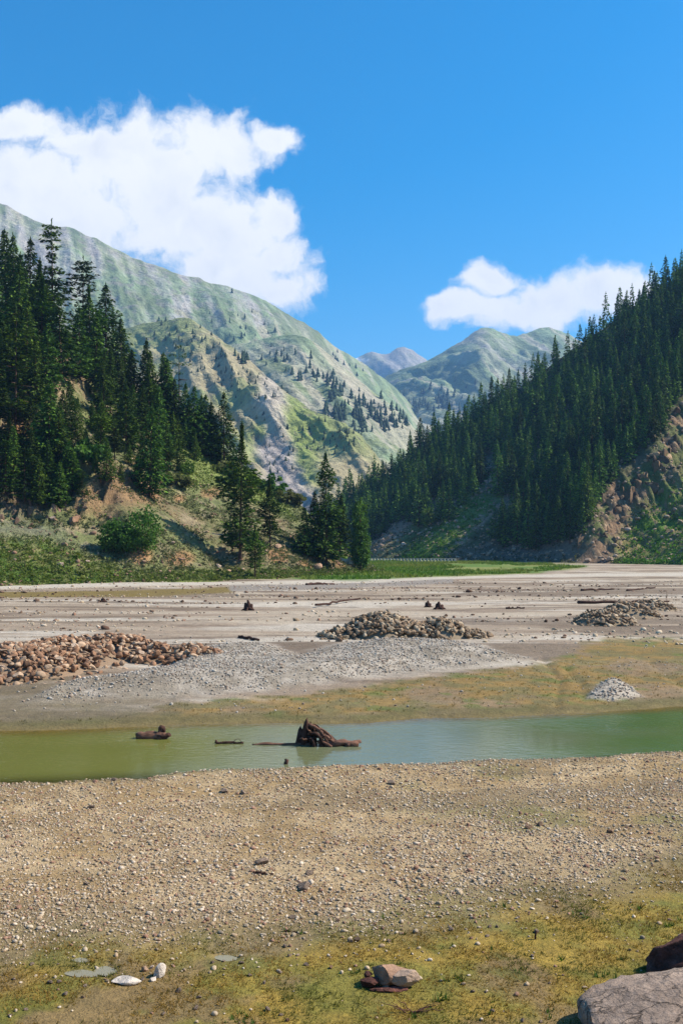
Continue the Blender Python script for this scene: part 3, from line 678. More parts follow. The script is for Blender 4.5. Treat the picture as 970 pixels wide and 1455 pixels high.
crowd = [(6, 440, 308), (20, 465, 322), (45, 470, 322), (30, 520, 360), (60, 520, 370), (95, 500, 360), (130, 520, 385), (150, 530, 388), (172, 560, 430), (188, 580, 470), (205, 590, 456), (232, 610, 475), (285, 640, 538), (270, 632, 545), (300, 650, 575), (245, 640, 560), (225, 640, 520), (165, 655, 572), (240, 655, 585), (180, 640, 520), (150, 610, 490), (120, 600, 480), (90, 610, 500), (50, 590, 450), (5, 560, 420), (-15, 600, 440), (10, 680, 560), (45, 655, 540), (85, 680, 548), (195, 660, 560), (135, 560, 430), (105, 560, 440), (70, 560, 430), (40, 550, 410), (-10, 500, 350), (15, 510, 390), (160, 590, 470), (200, 630, 520), (215, 610, 490), (260, 640, 575), (130, 640, 545), (108, 650, 560), (60, 610, 500), (30, 600, 500), (175, 610, 510), (-30, 640, 500), (-20, 540, 400), (-25, 690, 560), (145, 575, 470), (115, 540, 420), (85, 540, 410), (55, 500, 350), (25, 480, 345), (290, 650, 590), (192, 690, 640), (275, 655, 600)]
drop = {(90, 610, 500), (60, 610, 500), (105, 560, 440), (98, 590, 520), (95, 500, 360), (120, 600, 480), (108, 650, 560), (195, 660, 560), (130, 640, 545)}
crowd = [c for c in crowd if c not in drop] + [(262, 622, 556), (278, 645, 572), (252, 640, 575), (310, 655, 606), (335, 690, 640), (205, 605, 545), (160, 560, 470), (128, 545, 460), (140, 600, 535), (98, 590, 520), (185, 640, 590), (228, 660, 612), (172, 690, 648), (10, 640, 575), (36, 690, 610), (215, 602, 468), (236, 615, 478), (250, 625, 508), (266, 634, 515), (290, 648, 535), (301, 652, 545), (277, 642, 520), (6, 706, 600), (33, 714, 612), (58, 718, 622), (84, 722, 640), (20, 692, 570), (72, 702, 600), (48, 700, 590), (116, 706, 650)]
lpoly = [(-40, 540), (120, 540), (215, 560), (310, 648), (285, 672), (215, 690), (110, 690), (-40, 680)]
lx = R.uniform(-40, 310, 4000); ly = R.uniform(540, 690, 4000); n0 = len(crowd)
for px, by in zip(lx, ly):
    if len(crowd) >= n0 + 32: break
    if sdf(np.array([px]), np.array([by]), lpoly)[0] < 0 or math.hypot((px - 85) / 1.3, (by - 575)) < 42 or math.hypot(px - 150, by - 640) < 14: continue
    if any(abs(px - c[0]) < 11 and abs(by - c[1]) < 13 for c in crowd): continue
    crowd.append((px, by, by - R.uniform(45, 95)))
for k, (px, by, ty) in enumerate(crowd):
    ty = ty + (by - ty) * (.10 if by < 560 else .2)
    kd = random.choice([SP[0], SP[1], SP[2], SP[3], SP[2], PN[0], CD[1] if px < 130 else SP[0]])
    tree_at(LEFT, kd, px + random.uniform(-3, 3), by, ty + random.uniform(-4, 6), 'dark green tree in the dense evergreen stand covering the upper left hillside', 'conifer', LG, random.uniform(.95, 1.3))
w = LEFT.base(512, 812)
tag(POPL.put((*w[:2], w[2] - .2), (813 - 706) / F * w[1], 'upright pale green poplar on the meadow edge beside the tip of the slope', 'poplar', width=1.0), None, None)
# broadleaf bush, two lobes
w = LEFT.base(186, 786)
BUSH = Kind('broadleaf_tree', broadleaf(311, [(-3.0, 0, 3.1, 2.3, 2.0, 2.4), (1.9, .5, 4.2, 3.0, 2.6, 3.1), (-.5, -.5, 2.6, 2.3, 2.0, 1.9)], 70, 34, .42, .24, None, 4.5), 7.4, M_LEAF)
BUSH.put(w - [0, 0, .3], 7.6, 'round leafy broadleaf tree with two lobes on the bare left slope', 'tree', rz=0)
SHR = [Kind('shrub', broadleaf(321 + i, [(0, 0, .8, 1.3, 1.2, .9), (.9, .3, .6, .9, .9, .7)], 26, 22, .34, .06, g_, 1.0), 1.7, M_LEAF) for i, g_ in enumerate((None, np.array([(.10, .12, .03), (.13, .14, .05)])))]
for k, (px, py, hh, lab) in enumerate([(118, 655, 4.2, 'olive green shrub leaning over the shaded bank'), (322, 675, 3.6, 'bright shrub on the grassy crest beside the lone conifer'), (385, 702, 4.6, 'large bright shrub on the crest above the slim pine'), (408, 716, 3.6, 'low bright shrub at the right end of the grassy crest'), (352, 690, 3.2, 'dark shrub behind the largest pine'), (250, 690, 3.0, 'small dark shrub on the green slope'), (265, 672, 2.4, 'small round shrub high on the green slope'), (440, 770, 3.0, 'shrub on the bank left of the ragged conifer')]):
    w = LEFT.base(px, py); SHR[k % 2].put(w - [0, 0, .2], hh, lab, 'shrub', width=1.2)

# right forest
cands = []
poly = [(440, 770), (470, 735), (520, 697), (600, 645), (700, 582), (800, 508), (900, 438), (970, 392), (1060, 345), (1060, 530), (985, 575), (960, 580), (920, 640), (860, 690), (836, 752), (815, 778), (770, 784), (720, 780), (690, 760), (660, 770), (640, 742), (600, 752), (575, 740), (545, 748), (520, 780), (470, 785)]
PX_ = R.uniform(430, 1050, 60000); V_ = R.uniform(.03, 1.0, 60000); W_ = RIGHT.many(PX_, V_); Q_ = HZ - (W_[:, 2] - CAMH) * F / W_[:, 1]
l, sg = linedist(PX_, Q_, CHUTE); l2, s2 = linedist(PX_, Q_, CLIFF)
ok = (sdf(PX_, Q_, poly) > 0) & ~(l < 13) & ~((sg > 0) & (l < 48) & (Q_ > 705)) & ~((s2 > 0) & (l2 < 70) & (Q_ > 560))
for a, b_, r_ in ((690, 668, 16), (860, 484, 15), (632, 724, 16), (765, 652, 9), (655, 590, 8), (905, 560, 10), (800, 600, 8)): ok &= np.hypot(PX_ - a, Q_ - b_) > r_
rad_ = R.uniform(2.3, 5.2, 60000) + 6 * np.maximum(0, fbm(W_[:, 0] * .03, W_[:, 1] * .03, None, 2, 301) - .5)
got = np.zeros((1500, 2)); ng_ = 0
for i in np.where(ok)[0]:
    if ng_ >= 1350: break
    if ng_ and np.min((got[:ng_, 0] - W_[i, 0]) ** 2 + (got[:ng_, 1] - W_[i, 1]) ** 2) < rad_[i] ** 2: continue
    got[ng_] = W_[i, :2]; ng_ += 1; cands.append((PX_[i], W_[i], 0, Q_[i]))
for px, v in [(1030, .07), (1050, .09), (1045, .05), (1070, .12), (1085, .08), (1060, .3), (1100, .15), (1095, .3), (1000, .42), (1015, .45)]:
    w = RIGHT.at(px, v); cands.append((px, w, 6, HZ - (w[2] - CAMH) * F / w[1]))
hts = [float(np.clip(R.normal(15.5, 4.2), 5, 27)) for _ in cands]
size = [h / c[1][1] * F for h, c in zip(hts, cands)]
order = np.argsort(-np.array(size))
nind = 300 - 119
far_v, far_q, far_c, far_t, far_tq, b, tb = [], [], [], [], [], 0, 0
for n, i in enumerate(order):
    px, w, _, q = cands[i]; h = hts[i]; kd = RG[int(R.integers(0, 5))] if R.random() < .9 else SP[2]
    if n < nind:
        kd.put(w - [0, 0, .4], h, 'dark evergreen in the shaded forest covering the right hillside', 'conifer', 'conifers in the forest on the right hillside', width=R.uniform(.8, 1.2))
    else:
        V, Q, Cc = RL[n % 3].raw; k = h / 25.; a = R.uniform(0, 6.28); m = rotz(np.array(a))
        far_v.append((V * [k * 1.05, k * 1.05, k]) @ m.T + w - [0, 0, .4]); far_q.append(Q + b); far_c.append(Cc * R.uniform(.75, 1.25)); b += len(V)
if far_v: tag(link('far_forest', mesh('far_forest', np.concatenate(far_v), np.concatenate(far_q), M_NEEDLE, np.concatenate(far_c))), 'smaller dark evergreens filling the shaded forest on the right hillside', 'forest', None, 'stuff')
for px, py, hh, lab in [(612, 745, 7, 'rounded dark shrub at the top of the grassy strip'), (543, 758, 6, 'light green shrub at the edge of the reddish scree'), (580, 800, 2.2, 'low bright shrub where the grassy strip meets the meadow')]:
    w = RIGHT.base(px, py); SHR[0].put(w - [0, 0, .2], hh, lab, 'shrub')

# scattered trees on the far slopes: too many and too small to count
vs, qs, cs_, b = [], [], [], 0
def cone_tree(w, h, rr):
    global b
    n = 7; r_ = np.random.default_rng(int(abs(w[0] * 13 + w[1] * 7)) % 99991); V = []; Q = []
    for lv in range(3):
        z0, z1, rad = h * (.05 + .27 * lv), h * (.50 + .25 * lv), rr * (1 - .27 * lv)
        a = np.arange(n) / n * 6.283 + r_.uniform(0, 6); k = r_.uniform(.65, 1.25, n)
        o = len(V); V += [(rad * k[i] * math.cos(a[i]), rad * k[i] * math.sin(a[i]), z0 + r_.uniform(-.04, .04) * h) for i in range(n)] + [(r_.normal() * .03 * h, r_.normal() * .03 * h, z1)]
        Q += [(o + i, o + (i + 1) % n, o + n) for i in range(n)]
    V = np.array(V) + w; vs.append(V); qs.append(np.array(Q) + b); cs_.append(np.tile(np.array([.030, .060, .026]) * r_.uniform(.7, 1.3), (len(V), 1))); b += len(V)
def clump(hill, px, py, sx, sy, n, h):
    for _ in range(n):
        a, c = R.normal(px, sx), R.normal(py, sy)
        if not hill.px[0] < a < hill.px[-1]: continue
        w = hill.base(a, c); hh = h * R.uniform(.55, 1.3); cone_tree(w - [0, 0, .06 * hh], hh, hh * R.uniform(.2, .34))
for a in [(347, 512, 6, 4, 12, 17), (330, 540, 22, 9, 22, 9), (300, 525, 18, 8, 16, 9), (280, 490, 20, 14, 22, 12), (385, 550, 16, 9, 14, 9), (440, 622, 22, 14, 22, 8), (470, 630, 18, 10, 16, 8), (420, 640, 16, 14, 14, 7), (375, 620, 20, 20, 14, 6), (500, 625, 12, 8, 12, 8), (350, 580, 25, 20, 14, 6), (395, 660, 8, 10, 8, 7), (250, 475, 14, 10, 14, 14)]: clump(SPUR, *a[:5], a[5] * .62)
for a in [(477, 560, 6, 6, 14, 20), (470, 545, 8, 4, 8, 14), (515, 575, 14, 6, 12, 17), (540, 585, 14, 10, 18, 17), (525, 600, 16, 12, 30, 18), (505, 590, 10, 14, 14, 16), (555, 605, 10, 8, 14, 17), (440, 535, 12, 6, 12, 18), (400, 510, 20, 10, 14, 14), (475, 595, 10, 6, 14, 22)]: clump(LOWER, *a)
for a in [(480, 525, 18, 5, 26, 26), (455, 510, 14, 6, 14, 24), (350, 470, 30, 18, 20, 20), (260, 470, 20, 8, 16, 26)]: clump(MAIN, *a[:5], a[5] * .7)
for a in [(560, 560, 14, 6, 10, 26), (600, 580, 22, 9, 22, 28), (625, 575, 18, 8, 16, 28), (575, 585, 12, 10, 12, 26), (650, 570, 14, 10, 10, 26), (620, 560, 22, 6, 9, 24)]: clump(FARR, *a)
tag(link('far_trees', mesh('far_trees', np.concatenate(vs), np.concatenate(qs), M_NEEDLE, np.concatenate(cs_))), 'tiny dark trees and shrubs dotted over the distant green mountainsides', 'trees', None, 'stuff')

# ================================================================== GROUND COVER (stuff)
def tufts(N, pos, hgt, spread, blades, cols_, name, label, cat, lean=.5):
    n = len(pos) * blades; bpos = np.repeat(pos, blades, 0)
    hh = np.repeat(hgt, blades) * R.uniform(.5, 1.2, n); sp = np.repeat(spread, blades)
    a = R.uniform(0, 6.283, n); rr = sp * R.uniform(0, 1, n)
    b0 = bpos + np.stack([np.cos(a) * rr, np.sin(a) * rr, np.full(n, -.01)], 1)
    tip = b0 + np.stack([np.cos(a) * hh * lean * R.uniform(.2, 1.3, n), np.sin(a) * hh * lean * R.uniform(.2, 1.3, n), hh], 1)
    wd = np.stack([-np.sin(a), np.cos(a), np.zeros(n)], 1) * (hh * .13 + .004)[:, None]
    V = np.stack([b0 - wd, b0 + wd, tip], 1).reshape(-1, 3)
    c = np.repeat(np.repeat(cols_, blades, 0) * R.uniform(.75, 1.25, (n, 1)), 3, 0)
    tag(link(name, mesh(name, V, np.arange(n * 3).reshape(-1, 3), M_GRASS, c)), label, cat, None, 'stuff')
# foreground turf: short yellowing blades
x = R.uniform(-9, 12, 80000); y = R.uniform(10.8, 19.5, 80000)
z, c_, tm, *_ = ground(x, y)
k = (tm > R.uniform(.25, 1, len(x))) & (fbm(x * 1.6, y * 1.6, None, 4, 203) > R.uniform(.3, .6, len(x)))
gcol = lerp((.245, .165, .036), (.135, .135, .028), ss(.45, .62, fbm(x * 1.5, y * 1.5, None, 3, 204)))[k] * R.uniform(.8, 1.2, (k.sum(), 1))
tufts(0, np.stack([x, y, z], 1)[k], R.uniform(.02, .05, k.sum()), R.uniform(.03, .07, k.sum()), 5, gcol, 'short_turf', 'short yellow and olive turf covering the damp foreground', 'turf', 1.0)
gx, gy = [], []
for px, py in [(340, 1445), (330, 1452), (355, 1440), (655, 1400), (625, 1420), (640, 1425), (720, 1290), (885, 1365), (800, 1365), (860, 1392), (600, 1440), (415, 1325), (545, 1330), (955, 1305), (845, 1320), (690, 1355), (780, 1440), (560, 1300), (820, 1300), (905, 1290), (450, 1310), (700, 1435), (350, 1452), (500, 1385), (740, 1380), (630, 1345)]:
    for _ in range(4):
        a, c = G(px + R.normal() * 11, py + R.normal() * 4); gx.append(a); gy.append(c)
gx, gy = np.array(gx), np.array(gy); n = len(gx)
tufts(0, np.stack([gx, gy, gz(gx, gy)], 1), R.uniform(.03, .085, n), R.uniform(.02, .06, n), 9, np.tile([(.055, .095, .016)], (n, 1)), 'grass_tufts', 'small dark green grass tufts dotted over the foreground turf', 'grass', .9)
# beyond the pool and meadow
x = R.uniform(-30, 40, 16000); y = R.uniform(33, 52, 16000); z, c_, tm, dg, inw, px, py, bar, cone = ground(x, y)
k = (c_[:, 0] > c_[:, 2] * 2.3) & (inw < -.1) & (bar < .2) & (R.random(len(x)) < .55)
tufts(0, np.stack([x, y, z], 1)[k], R.uniform(.04, .10, k.sum()), R.uniform(.06, .16, k.sum()), 5, c_[k] * 1.0, 'dry_turf', 'thin yellow green turf on the far margin of the pool', 'turf', 1.0)
x = R.uniform(-90, 110, 60000); y = R.uniform(165, 420, 60000); z, c_, tm, dg, inw, px, py, bar, cone = ground(x, y)
k = (dg > 3) & (fbm(x * .08, y * .04, None, 3, 60) > .42)
gcol = lerp((.075, .15, .02), (.15, .18, .045), ss(.4, .6, fbm(x * .1, y * .1, None, 3, 207)))[k]
tufts(0, np.stack([x, y, z], 1)[k], R.uniform(.25, .8, k.sum()), R.uniform(.3, .8, k.sum()), 6, gcol, 'meadow_grass', 'bright green meadow grass at the far end of the riverbed', 'grass', .8)
# cushions on the left slope
n = 34000; pos, cl, sz = [], [], []
P_ = R.uniform(-60, 545, n); V_ = R.uniform(0.01, 1.0, n) ** 1.2
pos = LEFT.many(P_, V_); qx, qy = proj(pos[:, 0], pos[:, 1], pos[:, 2])
dn = fbm(pos[:, 0] * .12, pos[:, 1] * .12, pos[:, 2] * .12, 3, 211)
green = np.maximum(ss(-10, 10, sdf(qx, qy, [(235, 630), (270, 605), (320, 645), (400, 700), (420, 740), (330, 700), (260, 690)])), ss(-10, 8, sdf(qx, qy, [(-200, 840), (-200, 770), (60, 765), (130, 795), (180, 812), (180, 840)])))
green = np.maximum(green, ss(805, 815, qy) * .8)
k = (dn + .25 * green > R.uniform(.30, .56, n)); pos, green = pos[k], green[k]; n = len(pos)
r_ = R.uniform(.14, .48, n) * np.where(R.random(n) < .06, 1.9, 1.0)
m = 9; cc = np.repeat(pos, m, 0) + R.normal(size=(n * m, 3)) * np.repeat(r_, m)[:, None] * [.6, .6, .35] + [0, 0, .25] * np.repeat(r_, m)[:, None]
A = unit(R.normal(size=(n * m, 3))); S = unit(np.cross(A, R.normal(size=(n * m, 3))))
base = lerp((.115, .125, .062), lerp((.075, .135, .018), (.15, .165, .04), R.random(n)), green) * R.uniform(.6, 1.3, (n, 1))
V, Q, Cc = cards(cc, A, S, np.repeat(r_, m) * R.uniform(.5, 1.1, n * m), np.repeat(r_, m) * R.uniform(.35, .8, n * m), np.repeat(base, m, 0) * R.uniform(.85, 1.15, (n * m, 1)))
tag(link('low_scrub', mesh('low_scrub', V, Q, M_GRASS, Cc)), 'grey green cushions of low scrub scattered over the left slope', 'scrub', None, 'stuff')
# cushions on the right slope
n = 9000; P_ = R.uniform(515, 1050, n); V_ = R.uniform(.0, .7, n) ** 1.4
pos = RIGHT.many(P_, V_); qx, qy = proj(pos[:, 0], pos[:, 1], pos[:, 2])
l, sg = linedist(qx, qy, CLIFF); sd = l * sg; l2, s2 = linedist(qx, qy, CHUTE)
g2 = np.maximum(ss(40, 60, sd) * ss(200, 120, sd), ss(30, 15, l2))
k = (R.random(n) < .25 + .75 * g2) & ~((sd > -5) & (sd < 40)); pos, g2 = pos[k], g2[k]; n = len(pos)
r_ = R.uniform(.5, 1.3, n); m = 8
cc = np.repeat(pos, m, 0) + R.normal(size=(n * m, 3)) * np.repeat(r_, m)[:, None] * [.6, .6, .35] + [0, 0, .25] * np.repeat(r_, m)[:, None]
A = unit(R.normal(size=(n * m, 3))); S = unit(np.cross(A, R.normal(size=(n * m, 3))))
base = lerp((.085, .085, .045), (.08, .15, .02), g2) * R.uniform(.65, 1.3, (n, 1))
V, Q, Cc = cards(cc, A, S, np.repeat(r_, m) * R.uniform(.5, 1.1, n * m), np.repeat(r_, m) * R.uniform(.35, .8, n * m), np.repeat(base, m, 0))
tag(link('low_scrub', mesh('low_scrub', V, Q, M_GRASS, Cc)), 'green and brown scrub on the foot of the right hillside', 'scrub', None, 'stuff')

# ================================================================== STONES
ROCKS1 = [rock(400 + i, 1, (1, R.uniform(.6, .95), R.uniform(.4, .7)), 7) for i in range(14)]
ROCKS0 = [rock(415 + i, 0, (1, R.uniform(.6, .95), R.uniform(.4, .7)), 4, (.6, .95), .12) for i in range(12)]
ROCKS2 = [rock(430 + i, 2, (1, R.uniform(.6, .9), R.uniform(.45, .75)), 10, (.5, .9), .06) for i in range(14)]
def pebbles(name, label, x, y, s, cols_, zoff=.25, sub=ROCKS1, zz=None):
    n = len(x); z = gz(x, y) if zz is None else zz
    rot = rotz(R.uniform(0, 6.28, n)) @ roty(R.normal(size=n) * .25)
    sc = s[:, None] * R.uniform(.75, 1.3, (n, 3))
    V, Fc, Cc = scatter(sub, np.stack([x, y, z + s * zoff], 1), sc, rot, cols_)
    return tag(link(name, mesh(name, V, Fc, M_PEBBLE, Cc)), label, 'gravel', None, 'stuff')
def pcol(n, dark=.0):
    base = np.array([(.41, .31, .20), (.50, .40, .28), (.35, .25, .155), (.56, .46, .35), (.29, .165, .11), (.38, .30, .21)])
    return base[R.integers(0, 6, n)] * R.uniform(.7, 1.15, (n, 1)) * (1 - dark)
# near gravel bank
n = 300000; x = R.uniform(-15, 17, n); y = R.uniform(13.5, 29, n)
z, c_, tm, dg, inw, px, py, bar, cone = ground(x, y)
pr = (1 - .93 * tm) * ss(.12, -.02, inw) * (.48 + .52 * ss(.36, .62, fbm(x * .6, y * .6, None, 4, 221))) * ss(1420, 1330, py + .1 * (px - 400)) * np.where(py < 1180, .8, 1)
k = (R.random(n) < pr) & (px > -250) & (px < 1220); x, y = x[k], y[k]; n = len(x)
s = np.exp(R.normal(math.log(.0148), .48, n)); s = np.clip(s, .008, .058); k = s > .028
pebbles('pebbles', 'larger pale pebbles lying over the near gravel bank', x[k], y[k], s[k], pcol(k.sum()))
pebbles('pebbles', 'fine pale gravel spread thickly over the near bank', x[~k], y[~k], s[~k], pcol((~k).sum()), .25, ROCKS0)
# sparse stones on the turf
n = 500; x = R.uniform(-8, 9, n); y = R.uniform(11, 19, n); s = np.clip(np.exp(R.normal(math.log(.022), .5, n)), .01, .07)
pebbles('pebbles', 'scattered small stones lying on the foreground turf', x, y, s, pcol(n))
# the gravel bar, cone and flats
n = 120000; x = R.uniform(-26, 24, n); y = R.uniform(35, 66, n)
z, c_, tm, dg, inw, px, py, bar, cone = ground(x, y)
pr = np.maximum(ss(.0, .28, bar) * .85, cone) * (.45 + .55 * ss(.4, .6, fbm(x * .5, y * .5, None, 3, 223))) + .015 * (inw < -.3)
k = R.random(n) < pr; x, y = x[k], y[k]; n = len(x)
s = np.clip(np.exp(R.normal(math.log(.036), .40, n)), .02, .12)
cc = np.array([(.38, .335, .28), (.31, .26, .205), (.45, .405, .35), (.27, .20, .15)])[R.integers(0, 4, n)] * R.uniform(.75, 1.15, (n, 1))
pebbles('pebbles', 'pale grey gravel covering the low bar beyond the pool', x, y, s, cc, .25, ROCKS0)
n = 9000; x = R.uniform(-60, 75, n); y = R.uniform(60, 170, n); k = fbm(x * .05, y * .2, None, 3, 225) > .52; x, y = x[k], y[k]
pebbles('pebbles', 'grey stones strewn over the sand flats below the hills', x, y, np.clip(np.exp(R.normal(math.log(.10), .4, len(x))), .05, .3), pcol(len(x)))
# drift debris on the flats
n = 5000; x = R.uniform(-60, 75, n); y = R.uniform(58, 160, n); k = fbm(x * .06 + 3, y * .3, None, 3, 227) > .62; x, y = x[k], y[k]
o = pebbles('drift_debris', 'dark bits of drift scattered along the old channels of the flats', x, y, np.clip(np.exp(R.normal(math.log(.11), .5, len(x))), .05, .4), np.array([(.10, .055, .035), (.16, .10, .065)])[R.integers(0, 2, len(x))])
o['category'] = 'debris'
# rubble on the hillsides
def hill_rubble(hill, P, V_, sz, base, label):
    pos = hill.many(P, V_); n = len(pos)
    s = np.clip(np.exp(R.normal(math.log(sz), .5, n)), sz * .4, sz * 3)
    rot = rotz(R.uniform(0, 6.28, n)) @ roty(R.normal(size=n) * .4)
    V, Fc, Cc = scatter(ROCKS1, pos + np.stack([0 * s, 0 * s, s * .2], 1), s[:, None] * R.uniform(.75, 1.3, (n, 3)), rot, np.array(base)[R.integers(0, len(base), n)] * R.uniform(.7, 1.2, (n, 1)))
    tag(link('scree', mesh('scree', V, Fc, M_PEBBLE, Cc)), label, 'scree', None, 'stuff')
hill_rubble(LEFT, R.uniform(-60, 540, 2600), R.uniform(.0, .75, 2600) ** 1.2, .17, [(.24, .14, .09), (.30, .21, .14), (.20, .12, .08)], 'brown stones strewn over the left slope')
P_ = R.uniform(515, 1050, 3000); V_ = R.uniform(.0, .6, 3000)
hill_rubble(RIGHT, P_, V_, .45, [(.36, .24, .17), (.30, .22, .16), (.42, .32, .25)], 'reddish rubble strewn over the foot of the right hillside')

CRAGS = [rock(700 + i, 2, (1, R.uniform(.5, .9), R.uniform(.6, .9)), 12, (.25, .75), .10) for i in range(12)]
def crag(hill, line, n, spread, smin, smax, base, label):
    pos = []
    L = np.array(line, float)
    for _ in range(n):
        u = R.uniform(0, len(L) - 1); i = min(int(u), len(L) - 2); q = L[i] + (L[i + 1] - L[i]) * (u - i) + R.normal(size=2) * spread
        pos.append(hill.base(q[0], q[1]))
    pos = np.array(pos); s = R.uniform(smin, smax, n) * R.uniform(.5, 1, n)
    rot = rotz(R.uniform(0, 6.28, n)) @ roty(R.normal(size=n) * .5)
    V, Fc, Cc = scatter(CRAGS, pos - np.stack([0 * s, 0 * s, s * .45], 1), s[:, None] * R.uniform(.6, 1.1, (n, 3)) * [1, .8, 1.9], rot, np.array(base)[R.integers(0, len(base), n)] * R.uniform(.7, 1.2, (n, 1)))
    tag(link('broken_rock', mesh('broken_rock', V, Fc, M_CRAG, Cc)), label, 'rock', None, 'stuff')
M_CRAG = mat_surface('crag_rock', scales=((.5, .7, 1.3), (2.5, .7, 1.3)), bumps=((.8, .5), (4., .12)))
crag(RIGHT, [(848, 780), (866, 735), (890, 700), (925, 672), (950, 640), (972, 600)], 80, 11, 1.6, 5.0, [(.22, .14, .08), (.15, .095, .055), (.30, .205, .125), (.10, .07, .045)], 'jagged tan crag blocks of the cliff on the right hillside')
crag(RIGHT, [(880, 765), (900, 735), (940, 700), (968, 690)], 34, 12, .8, 2.0, [(.33, .23, .15), (.24, .165, .105)], 'fallen blocks on the green slope below the right cliff')
crag(LEFT, [(5, 640), (60, 650), (105, 690), (120, 720), (70, 735), (15, 725)], 60, 12, .5, 1.6, [(.20, .12, .08), (.26, .165, .11), (.14, .09, .065)], 'broken dark rock of the shaded bank on the left slope')
crag(LEFT, [(130, 760), (165, 785), (215, 795), (260, 800)], 40, 9, .3, .9, [(.22, .13, .085), (.30, .2, .13)], 'broken rock below the two lobed tree on the left slope')
# boulders with a place of their own
BOULD = [mesh('boulder', *rock(460 + i, 3, (1, .8, .62), 13, (.45, .85), .10), M_STONE) for i in range(6)]
BOULDR = [mesh('boulder', *rock(470 + i, 3, (1, .8, .68), 13, (.45, .85), .10), M_RUST) for i in range(5)]
def boulder(loc, s, label, rust=False, name='boulder', cat='boulder', group=None, rz=None, dims=None):
    o = link(name, random.choice(BOULDR if rust else BOULD), None, loc)
    o.rotation_euler = (random.uniform(-.15, .15), random.uniform(-.15, .15), random.uniform(0, 6.28) if rz is None else rz)
    o.scale = [s * random.uniform(.85, 1.15) for _ in range(3)] if dims is None else dims
    return tag(o, label, cat, group)
def onhill(hill, px, py, wpx, label, rust=False, group=None):
    w = hill.base(px, py); s = wpx / F * w[1] * .5
    return boulder(w + [0, 0, s * .25], s, label, rust, group=group)
for a in [(243, 775, 13, 'squarish pale boulder on the green foot of the left slope'), (92, 776, 14, 'reddish boulder beside the dark gully on the left slope', True), (125, 800, 9, 'pale boulder low on the slope below the dark gully'), (86, 803, 12, 'grey boulder on the bright grass at the left foot'), (105, 745, 22, 'large red brown boulder under the shaded bank', True), (75, 740, 16, 'rounded brown boulder at the left end of the shaded bank', True), (205, 800, 12, 'brown boulder below the two lobed tree', True), (310, 808, 16, 'dark red boulder at the foot of the slope by the leaning pine', True), (325, 813, 10, 'small dark boulder right of the dark red boulder', True), (395, 780, 12, 'orange boulder beneath the slim pine', True), (500, 802, 14, 'brown boulder beside the poplar', True), (452, 808, 16, 'orange brown boulder on the bare bank under the ragged conifer', True), (215, 693, 14, 'reddish boulder at the foot of the dark narrow conifer', True), (185, 655, 15, 'reddish boulder high on the bare brown slope', True), (112, 500, 9, 'pale boulder among the trees near the skyline')]: onhill(LEFT, *a)
for a in [(835, 798, 16, 'pale flat boulder at the foot of the right cliff'), (855, 798, 12, 'second pale boulder right of the flat one under the cliff'), (868, 797, 9, 'small pale boulder at the right end of the row under the cliff'), (962, 585, 16, 'reddish boulder on the right edge at the head of the cliff', True), (630, 718, 10, 'pale boulder in the clearing above the grassy strip')]: onhill(RIGHT, *a)
# upright tan rock pillar near the tip of the left slope
w = LEFT.base(478, 783)
V, Fc = rock(491, 3, (.95, .85, 2.3), 14, (.55, .85), .10)
tag(link('rock_pillar', mesh('rock_pillar', V, Fc, mat_surface('tan_rock', base=(.36, .25, .15), scales=((.8, .7, 1.3), (4., .8, 1.2)), bumps=((2., .2), (9., .05)))), None, w + [.4, -.5, 1.6]), 'upright tan rock pillar behind the ragged conifer', 'rock')
V, Fc = rock(492, 3, (3.4, 2.2, 1.7), 16, (.5, .85), .16); w = LEFT.base(497, 803)
tag(link('rock_outcrop', mesh('rock_outcrop', V, Fc, M_RUST), None, w + [0, 0, .5]), 'rusty broken rock outcrop left of the poplar', 'rock')

# foreground individual stones (photo positions)
fg = [(497, 1338, 9), (480, 1308, 11), (415, 1302, 12), (762, 1325, 11), (640, 1323, 11), (692, 1333, 9), (695, 1318, 8), (705, 1318, 7), (736, 1305, 7), (532, 1313, 10), (570, 1326, 6), (340, 1452, 5), (508, 1336, 15), (552, 1337, 8), (355, 1385, 8), (375, 1397, 9), (398, 1382, 8), (254, 1407, 13), (283, 1416, 8), (72, 1397, 10), (84, 1396, 8), (122, 1402, 9), (93, 1415, 11), (118, 1419, 9), (46, 1370, 9), (83, 1371, 5), (302, 1366, 8), (318, 1364, 8), (343, 1367, 8), (412, 1357, 9), (423, 1357, 8), (435, 1372, 8), (405, 1344, 9), (470, 1376, 9), (380, 1434, 12), (400, 1441, 8), (408, 1450, 8), (658, 1401, 11), (671, 1411, 8), (690, 1411, 7), (742, 1452, 9), (768, 1453, 9), (700, 1438, 8), (756, 1360, 9), (826, 1299, 8), (894, 1350, 6), (780, 1399, 6), (278, 1432, 11), (232, 1440, 8), (15, 1445, 9), (38, 1437, 7), (20, 1391, 8), (905, 1352, 6)]
used_lab = 'rounded pale stone lying singly on the foreground turf'
for px, py, wp in fg:
    x, y = G(px, py); z = float(gz(x, y)[0]); s = wp / F * y * .5
    boulder((x, y, z + s * .3), s, used_lab, random.random() < .25, 'stone', 'stone', 'single stones on the foreground turf')
